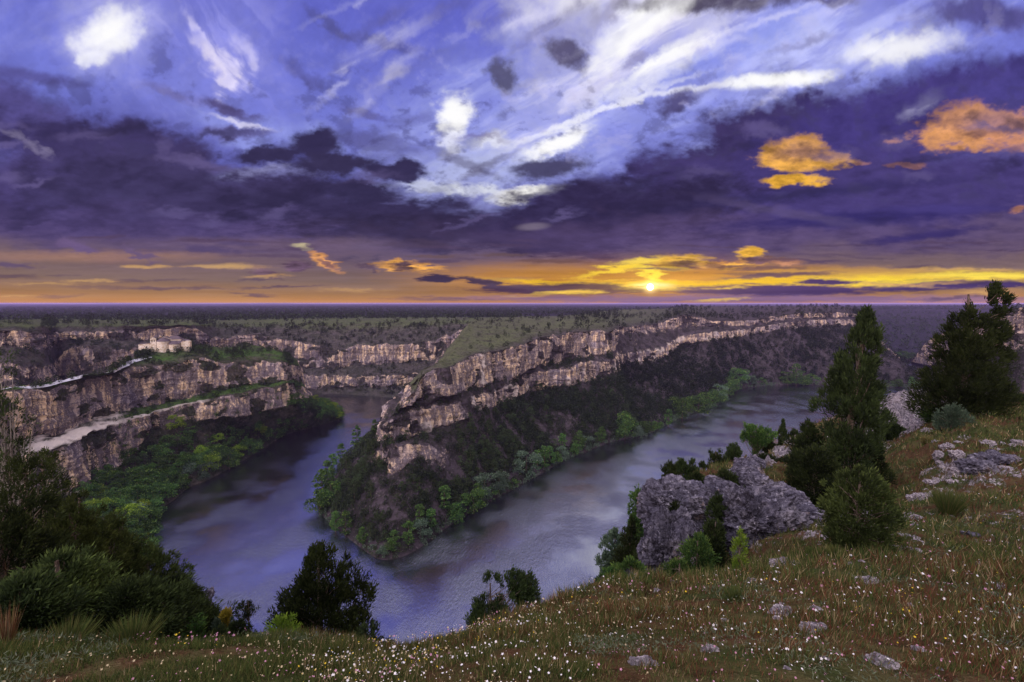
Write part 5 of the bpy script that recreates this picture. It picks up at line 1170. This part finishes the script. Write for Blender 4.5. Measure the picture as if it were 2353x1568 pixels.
for k, (u, d, vt, hw, lab) in enumerate(((1665, 14.5, 1085, .4, 'green bush growing on top of the outcrop between its two rocks'), (1600, 14.5, 1098, .18, 'tuft of bush on the crown of the left rock of the outcrop'), (1945, 26, 985, .5, 'low bush on the brow right behind the tallest juniper'),
      (1905, 30, 968, .4, 'small bush on the rust-coloured brow left of the tallest juniper'), (1545, 11.4, 1150, .16, 'small bush clinging to the face of the left rock'), (1850, 24, 1010, .45, 'dark low bush on the rust-coloured brow beside the bare patch'), (2290, 24, 925, .35, 'small bush on the ridge right of the broad juniper'), (1648, 11.4, 1140, .26, 'dark bush filling the gap between the left and right rocks of the outcrop'), (1640, 10.4, 1190, .24, 'ivy-dark bush low in the gap between the two rocks of the outcrop'), (1760, 22, 1055, .35, 'low dark bush above the outcrop'), (1800, 20, 1075, .3, 'round tuft bush on bare ground above the outcrop'))):
    near_tree('juniper_bush', lab, 'bush', u, d, vt, OVAL, hw, ncl=110, per=42, leaf=.11, wleaf=.03, cl=.15, gaps=.1, trunk=.02, seed=150+k, low=0)
print('near trees', time.time()-T0)

# ---------------------------------------------------------------- boulders
m, t, o = mat('weathered_limestone'); P = t.new('ShaderNodeTexCoord').outputs['Object']
n1 = t.noise(P, 1.2, 6, .7); n2 = t.noise(P, 7.5, 6, .72); vo = t.new('ShaderNodeTexVoronoi', feature='DISTANCE_TO_EDGE'); t.put(vo.inputs['Vector'], t.vmath('ADD', P, t.vmath('SCALE', t.noise(P, 3, 3, .6, 'Color'), None, .5))); vo.inputs['Scale'].default_value = 1.1
c = t.ramp(n1, [(.3, lin(58, 55, 64)), (.48, lin(92, 88, 98)), (.62, lin(130, 124, 130))])
c = t.mix(t.math('MULTIPLY', t.maprange(n2, .45, .62), .85), c, lin(46, 42, 50)); c = t.mix(t.math('MULTIPLY', t.maprange(n2, .41, .33), .7), c, lin(184, 178, 186))
c = t.mix(t.math('MULTIPLY', t.maprange(vo.outputs['Distance'], .05, .0), .7), c, lin(34, 30, 32))
c = t.mix(t.math('MULTIPLY', t.maprange(t.noise(P, .8, 4, .6), .60, .72), .6), c, lin(150, 118, 84))
d = t.new('ShaderNodeBsdfDiffuse'); t.put(d.inputs[0], c); bp = t.new('ShaderNodeBump'); bp.inputs['Strength'].default_value = 1; bp.inputs['Distance'].default_value = .09
t.put(bp.inputs['Height'], t.math('ADD', n2, n1)); t.put(d.inputs['Normal'], bp.outputs[0]); t.put(o.inputs[0], d.outputs[0]); M_LIME = m
m, t, o = mat('pale_stone'); P = t.new('ShaderNodeTexCoord').outputs['Object']; n2 = t.noise(P, 22, 5, .7)
d = t.new('ShaderNodeBsdfDiffuse'); t.put(d.inputs[0], t.ramp(n2, [(.36, lin(70, 64, 68)), (.5, lin(116, 108, 110)), (.64, lin(172, 162, 160))]))
bp = t.new('ShaderNodeBump'); bp.inputs['Strength'].default_value = 1; bp.inputs['Distance'].default_value = .02; t.put(bp.inputs['Height'], n2); t.put(d.inputs['Normal'], bp.outputs[0]); t.put(o.inputs[0], d.outputs[0]); M_PALE = m
def boulder(name, label, cen, rad, seed, group=None, n=150, rough=1.0, flat=.0, matl=None, cat='rock'):
    R = np.random.default_rng(seed); nu, nv = n, n//2
    th_ = np.linspace(0, 2*math.pi, nu+1)[None, :]; ph = np.linspace(-math.pi/2, math.pi/2, nv)[:, None]
    X = np.cos(ph)*np.cos(th_); Y = np.cos(ph)*np.sin(th_); Z_ = np.sin(ph)+0*th_
    # squarish block
    p = 3.2; s_ = (np.abs(X)**p+np.abs(Y)**p+np.abs(Z_)**p)**(-1/p); s_ = 1+(s_-1)*(.75-.3*flat)
    X, Y, Z_ = X*s_, Y*s_, Z_*s_
    def cyc(f): return f
    q = seed*3.7; a0 = .26*fbm(X*1.3+q, Y*1.3, Z_*1.3, 4, seed)+.12*fbm(X*4+q, Y*4, Z_*4, 4, seed+3, .6, ridged=True)+.05*fbm(X*14+q, Y*14, Z_*14, 4, seed+6, .65, ridged=True)
    a0 = a0*rough; X, Y, Z_ = X*(1+a0), Y*(1+a0), Z_*(1+a0)
    V = np.stack([X*rad[0], Y*rad[1], Z_*rad[2]], -1).reshape(-1, 3)
    o = link(name, mesh_np(name, V, gridF(nv, nu+1), matl or M_LIME, smooth=False), loc=tuple(cen), label=label, category=cat, group=group)
    o.rotation_euler = (0, 0, R.uniform(-.4, .4)); return o
def bl(u, v, d, ru, rv, ry, lab, seed, n=150, rough=1.0):     # centre on the line (u,v) at distance d; ru, rv half sizes in photograph units
    c = pd(u, v, d); k = d/FPX; boulder('boulder', lab, c, (ru*k*.86, ry*.85, rv*k*.86), seed, n=n, rough=rough*1.25)
bl(1560, 1170, 12.6, 82, 56, 1.0, 'rounded grey limestone boulder crowning the left side of the outcrop', 1, 240)
bl(1610, 1160, 13.3, 34, 40, .6, 'smooth block beside the crown boulder of the outcrop', 2, 160)
bl(1535, 1272, 11.0, 60, 98, .9, 'tall upright limestone pillar at the left foot of the outcrop', 3, 240)
bl(1588, 1262, 11.7, 46, 66, .9, 'dark cleft block between the pillar and the big right boulder', 4, 180)
bl(1722, 1208, 11.6, 104, 90, 1.1, 'largest pitted grey boulder on the right side of the outcrop', 5, 280)
bl(1788, 1172, 12.6, 58, 48, .9, 'lumpy grey boulder on the upper right shoulder of the outcrop', 6, 190)
bl(1725, 1114, 14.6, 38, 30, .7, 'knobbly grey boulder on top of the outcrop', 7, 130)
bl(1722, 1082, 16.5, 27, 20, .7, 'small stacked boulder highest on the outcrop', 8, 120)
bl(1742, 1064, 18.0, 18, 11, .5, 'low boulder above the stacked one on the outcrop', 9, 90)
bl(1855, 1190, 11.6, 42, 26, .6, 'low broken boulder between the outcrop and the round bush', 10, 110)
bl(1660, 1128, 14.0, 36, 20, .7, 'flat grey slab between the crown boulder and the top boulders', 15, 110)
bl(1455, 1318, 8.4, 22, 12, .25, 'pale slab half hidden in the bushes left of the outcrop', 11, 90)
bl(1318, 1392, 5.7, 22, 9, .12, 'dark flat rock on the brow left of the outcrop', 12, 90)
bl(1385, 1420, 5.0, 12, 7, .07, 'small dark stone in the grass below the brow left of the outcrop', 13, 60)
bl(455, 1395, 9.2, 24, 26, .4, 'brown crag at the upper end of the lower-left spur', 16, 110)
bl(1465, 1530, 0, 0, 0, 0, '', 14) if False else None
R = np.random.default_rng(5)
NAMED = [(1866, 1448, 26, 11, 'pale wrinkled stone in the grass, upper right of a pair near the bottom'), (1800, 1410, 26, 9, 'lilac grey stone in the grass left of the pair'), (1472, 1527, 26, 9, 'pale flat stone in the grass at the bottom centre'), (2030, 1528, 30, 14, 'pale angular stone at the bottom right'),
         (1632, 1498, 18, 8, 'rough pale stone at the bottom left of the flowery slope'), (1998, 1340, 24, 7, 'light stone in the middle of the flowery slope'), (2290, 1058, 40, 16, 'dark grey rock at the upper right of the slope'), (2240, 1075, 34, 13, 'dark grey rock left of the other at the upper right of the slope'), (2120, 1145, 26, 9, 'low grey rock left of the tall grass tussock'),
         (2230, 1230, 14, 6, 'small dark stone below the tall grass tussock'), (1795, 1296, 22, 8, 'pale stone in the turf right below the outcrop'), (2075, 1265, 20, 6, 'pale flat stone right of the round bush')]
def d_of(u, v):
    h = hit(u, v, ('hillside',)); return None if h is None else np.array(h[0])
for k, (u, v, ru, rv, lab) in enumerate(NAMED):
    p = d_of(u, v)
    if p is None: continue
    kk = p[1]/FPX; boulder('stone', lab, p-[0, 0, rv*kk*.2], (ru*kk, ru*kk*.7, rv*kk*1.2), 200+k, n=70, cat='stone', matl=M_PALE if 'dark' not in lab else None, rough=1.5)
ZN = [((1880, 2120), (1165, 1245), 46, 'pale broken stone among the scree left of the tall tussock', 4, 11), ((2150, 2350), (1010, 1110), 30, 'grey stone among the rubble at the upper right of the slope', 5, 14), ((1985, 2140), (905, 1005), 40, 'weathered stone on the pale stony shelf between the big junipers', 3, 9),
      ((1740, 1860), (1010, 1075), 24, 'pale stone on the bare patch above the outcrop', 3, 8), ((1500, 2340), (1260, 1540), 34, 'small pale stone scattered in the flowery grass', 4, 10)]
for (u0, u1), (v0, v1), n_, lab, s0, s1 in ZN:
    for k in range(n_):
        u = R.uniform(u0, u1); v = R.uniform(v0, v1); p = d_of(u, v)
        if p is None: continue
        kk = p[1]/FPX; s_ = R.uniform(s0, s1)
        boulder('stone', lab, p-[0, 0, s_*kk*.15], (s_*kk*R.uniform(.8, 1.4), s_*kk, s_*kk*R.uniform(.45, .8)), 300+k+int(u0), n=34, group=lab.replace('stone', 'stones', 1), cat='stone', matl=M_PALE, rough=1.5)
print('rocks', time.time()-T0)

# ---------------------------------------------------------------- turf, tussocks, flowers
def grass_mat(name, cols):
    m, t, o = mat(name); at = t.new('ShaderNodeAttribute', attribute_name='hue').outputs['Fac']
    c = t.ramp(at, cols, 'LINEAR'); d = t.new('ShaderNodeBsdfDiffuse'); t.put(d.inputs[0], c); tr = t.new('ShaderNodeBsdfTranslucent'); t.put(tr.inputs[0], c)
    mx = t.new('ShaderNodeMixShader'); mx.inputs[0].default_value = .3; t.l.new(d.outputs[0], mx.inputs[1]); t.l.new(tr.outputs[0], mx.inputs[2]); t.put(o.inputs[0], mx.outputs[0]); return m
M_GRASS = grass_mat('grass_blades', [(0, lin(50, 64, 34)), (.3, lin(78, 90, 46)), (.5, lin(108, 100, 60)), (.7, lin(88, 56, 42)), (.85, lin(108, 68, 50)), (1, lin(166, 150, 112))])
R = np.random.default_rng(99)
def on_hill(n, u0, u1, dmax=None, p=1.0):
    u = R.uniform(u0, u1, n); D_ = np.interp(u, RU, RD)*1.03; dm = D_ if dmax is None else np.minimum(D_, dmax)
    d = np.exp(np.log(1.3)+(np.log(dm)-np.log(1.3))*R.random(n)**p)
    X, Y, Z_ = fg_point(u, d); Z_ = Z_+fg_rough(X, Y, d); rk = rockfield(X, Y, u, d)
    return u, d, np.stack([X, Y, Z_], -1), rk
N = 520000
u, d, Pn, rk = on_hill(N, -420, 3050, p=.85)
pat = fbm(Pn[:, 0]*.5, Pn[:, 1]*.5, None, 4, 301); pat2 = fbm(Pn[:, 0]*1.7, Pn[:, 1]*1.7, None, 4, 305); tuf = fbm(Pn[:, 0]*3.2, Pn[:, 1]*3.2, None, 3, 309)
kp = (R.random(N) < np.clip(.55+.6*tuf, .12, 1))*(R.random(N) > rk*1.25)
u, d, Pn, pat, pat2, tuf = u[kp], d[kp], Pn[kp], pat[kp], pat2[kp], tuf[kp]; n = len(u)
redn = sstep(-.05, .5, pat+.3*sstep(1200, 2300, u)*sstep(1.8, 3.5, d)+.25*pat2); hue = np.where(R.random(n) < .12, R.uniform(.9, 1, n), np.where(R.random(n) < redn*.42, R.uniform(.62, .88, n), R.uniform(0, .5, n)))
hue = np.where(u < 700, np.where(R.random(n) < .75, R.uniform(0, .45, n), hue), hue)
dist = np.linalg.norm(Pn-[0, 0, EYE], axis=1)
ln = R.uniform(.04, .10, n)*(1+.6*tuf)*np.clip(dist/4.5, .6, 2.2); wd = np.maximum(.0035, dist*.00105)*R.uniform(.7, 1.3, n)
dr = unit(R.normal(size=(n, 3))*[.42, .42, .1]+[.10, 0, 1])
V, F = blades(Pn-[0, 0, .02], dr, ln, wd, R)
link('grass', mesh_np('grass', V, F, M_GRASS, attrs={'hue': np.repeat(hue, 4)}), label='rough green, straw and rust-red turf covering the near hillside', category='grass', kind='stuff')
# low cushion plants of grey-green
N = 60000; u, d, Pn, rk = on_hill(N, -140, 2480, p=.85); q = fbm(Pn[:, 0]*1.1+9, Pn[:, 1]*1.1, None, 4, 333); kp = q > .38; Pn = Pn[kp]; n = len(Pn); dist = np.linalg.norm(Pn-[0, 0, EYE], axis=1)
dr = unit(R.normal(size=(n, 3))+[0, 0, .8]); V, F = blades(Pn+[0, 0, .02]+R.random((n, 1))*[0, 0, .06], dr, R.uniform(.02, .04, n)*np.clip(dist/4, .6, 2.5), np.maximum(.004, dist*.0014), R)
m2 = leaf_mat('cushion_leaves', (58, 66, 48), (84, 92, 72), (110, 116, 92))
link('ground_plants', mesh_np('ground_plants', V, F, m2, attrs={'tint': np.repeat(R.random(n)*.6, 4)}), label='low grey-green cushion plants among the turf', category='plants', kind='stuff')
# flowers: small open discs facing up
def flowers(name, n, umin, umax, colr, size, label, dens_seed, thr, hmin=.03, hmax=.11, p=.8, dmax=14):
    u, d, Pn, rk = on_hill(n, umin, umax, dmax, p); q = fbm(Pn[:, 0]*1.3, Pn[:, 1]*1.3, None, 4, dens_seed); kp = q > thr; Pn = Pn[kp]; n = len(Pn)
    if not n: return
    hgt = R.uniform(hmin, hmax, n); Pn = Pn+np.stack([0*hgt, 0*hgt, hgt], -1); dist = np.linalg.norm(Pn-[0, 0, EYE], axis=1)
    s_ = size*(.45+1.1*R.random(n)**2)*np.clip(dist/4, .8, 2.0); nn = unit(R.normal(size=(n, 3))*.5+[0, -.35, 1]); t1 = unit(np.cross(nn, R.normal(size=(n, 3)))); t2 = np.cross(nn, t1)
    k = 5; Vs = [Pn+nn*(-s_*.12)[:, None]]; Fs = []
    for i in range(k*2):
        a_ = i*math.pi/k; r_ = s_*(.5 if i % 2 == 0 else .26); Vs.append(Pn+t1*(r_*math.cos(a_))[:, None]+t2*(r_*math.sin(a_))[:, None])
    V = np.stack(Vs, 1).reshape(-1, 3); base = np.arange(n)*(2*k+1)
    for i in range(k): Fs.append(np.stack([base, base+1+(2*i-1) % (2*k), base+1+2*i, base+1+(2*i+1) % (2*k)], -1))
    m, t, o = mat(name+'_petals'); dd = t.new('ShaderNodeBsdfDiffuse'); dd.inputs[0].default_value = lin(*colr); tr = t.new('ShaderNodeBsdfTranslucent'); tr.inputs[0].default_value = lin(*colr)
    mx = t.new('ShaderNodeMixShader'); mx.inputs[0].default_value = .3; t.l.new(dd.outputs[0], mx.inputs[1]); t.l.new(tr.outputs[0], mx.inputs[2]); t.put(o.inputs[0], mx.outputs[0])
    link(name, mesh_np(name, V, np.concatenate(Fs), m), label=label, category='flowers', kind='stuff')
flowers('white_flowers', 2300, 700, 2450, (232, 228, 224), .0145, 'small white flowers sprinkled over the near hillside', 401, -.05)
flowers('cream_flowers', 3000, -100, 1700, (196, 180, 142), .0125, 'cream flower heads crowding the brow and the lower left grass', 402, -.1, p=.55)
flowers('pink_flowers', 2600, 300, 2400, (190, 140, 158), .014, 'tiny pink flowers in the turf', 403, .1)
flowers('yellow_flowers', 1300, 300, 2400, (220, 190, 60), .011, 'tiny yellow flowers in the turf', 404, .1)
# tussocks
def tussock(label, u, d, hgt, wid, hue0, hue1, n=420, seed=0, group=None):
    R = np.random.default_rng(seed); p = ground(u, d); a_ = R.uniform(0, 6.283, n); r_ = R.random(n)**.7
    base = np.stack([np.cos(a_)*r_*wid*.22, np.sin(a_)*r_*wid*.22, np.zeros(n)-.02], -1); dr = unit(np.stack([np.cos(a_)*r_*wid*.55, np.sin(a_)*r_*wid*.55, np.full(n, hgt)], -1)+R.normal(size=(n, 3))*.08*hgt)
    V, F = blades(base, dr, hgt*R.uniform(.55, 1.1, n), np.full(n, max(.005, d*.0011)), R)
    link('grass_tussock', mesh_np('grass_tussock', V, F, M_GRASS, attrs={'hue': np.repeat(R.uniform(hue0, hue1, n), 4)}), loc=tuple(p), label=label, category='grass tussock', group=group)
tussock('tall green and yellow grass tussock standing alone on the right of the slope', 2178, 10.2, .62, .62, .1, .5, 900, 1)
tussock('leftmost of three dark tussocks below the outcrop', 1832, 7.9, .20, .20, 0, .35, 300, 2); tussock('middle and darkest of three tussocks below the outcrop', 1868, 7.7, .22, .26, 0, .3, 380, 3); tussock('rightmost of three tussocks below the outcrop', 1918, 7.3, .22, .30, .1, .5, 380, 4)
tussock('grassy tussock on the brow left of the outcrop', 1482, 6.4, .16, .2, .1, .4, 260, 5); tussock('bright green tussock in the middle of the flowery slope', 1690, 4.6, .2, .32, .05, .4, 420, 6)
tussock('small tussock on bare ground above the outcrop, left one', 1845, 21, .5, .5, .1, .45, 260, 7); tussock('small tussock on bare ground above the outcrop, right one', 1872, 20, .55, .5, .1, .4, 260, 8); tussock('yellowish tussock on the far brow beside the slim cypress', 1830, 28, .6, .7, .3, .6, 260, 9)
tussock('long-bladed tussock at the foot of the left thicket', 300, 3.6, .24, .5, .1, .45, 700, 10); tussock('second long-bladed tussock at the foot of the left thicket', 150, 3.5, .22, .5, .1, .5, 600, 11); tussock('tall pale grass tuft at the lower left edge', 12, 3.3, .34, .16, .4, 1, 160, 12)
tussock('dark brown-green tussock on the bottom brow', 770, 3.0, .12, .2, .1, .5, 300, 13); tussock('straw-coloured grass tuft on the brow right of the tallest juniper', 2130, 19, .4, .5, .4, .6, 260, 14)
print('turf', time.time()-T0)
# ---------------------------------------------------------------- evening haze over the whole country
m, t, o = mat('evening_haze'); pv = t.new('ShaderNodeVolumePrincipled'); pv.inputs['Color'].default_value = (.50, .40, .86, 1); pv.inputs['Density'].default_value = 0.65e-4
t.l.new(pv.outputs[0], o.inputs['Volume'])
V, F = (np.array([(x, y, z) for z in (-4, 104) for y in (-2000, 26000) for x in (-26000, 26000)], float), np.array([(0, 2, 3, 1), (4, 5, 7, 6), (0, 1, 5, 4), (2, 6, 7, 3), (0, 4, 6, 2), (1, 3, 7, 5)]))
link('haze', mesh_np('haze', V, F, m), kind='stuff')

# ---------------------------------------------------------------- labels: tell the members of small groups apart
by = {}
for o_ in scene.objects:
    if o_.parent is None and o_.get('label') and o_.get('kind') != 'stuff': by.setdefault(o_['label'], []).append(o_)
ORD = ['leftmost', 'second', 'third', 'fourth', 'fifth', 'sixth', 'seventh', 'eighth', 'ninth', 'tenth', 'eleventh', 'twelfth', 'thirteenth', 'fourteenth']
for lb, os_ in by.items():
    n_ = len(os_)
    if n_ < 2 or n_ > 14: continue
    os_.sort(key=lambda q: proj(np.array(q.location))[0])
    for k, q in enumerate(os_):
        new = (ORD[k] if k == 0 else 'rightmost' if k == n_-1 else ORD[k]+' from the left')+': '+lb
        if len(new.split()) > 16: new = (ORD[k] if k == 0 else 'rightmost' if k == n_-1 else ORD[k]+'-leftmost')+' '+lb
        if len(new.split()) <= 16: q['label'] = new.replace(':', ',')
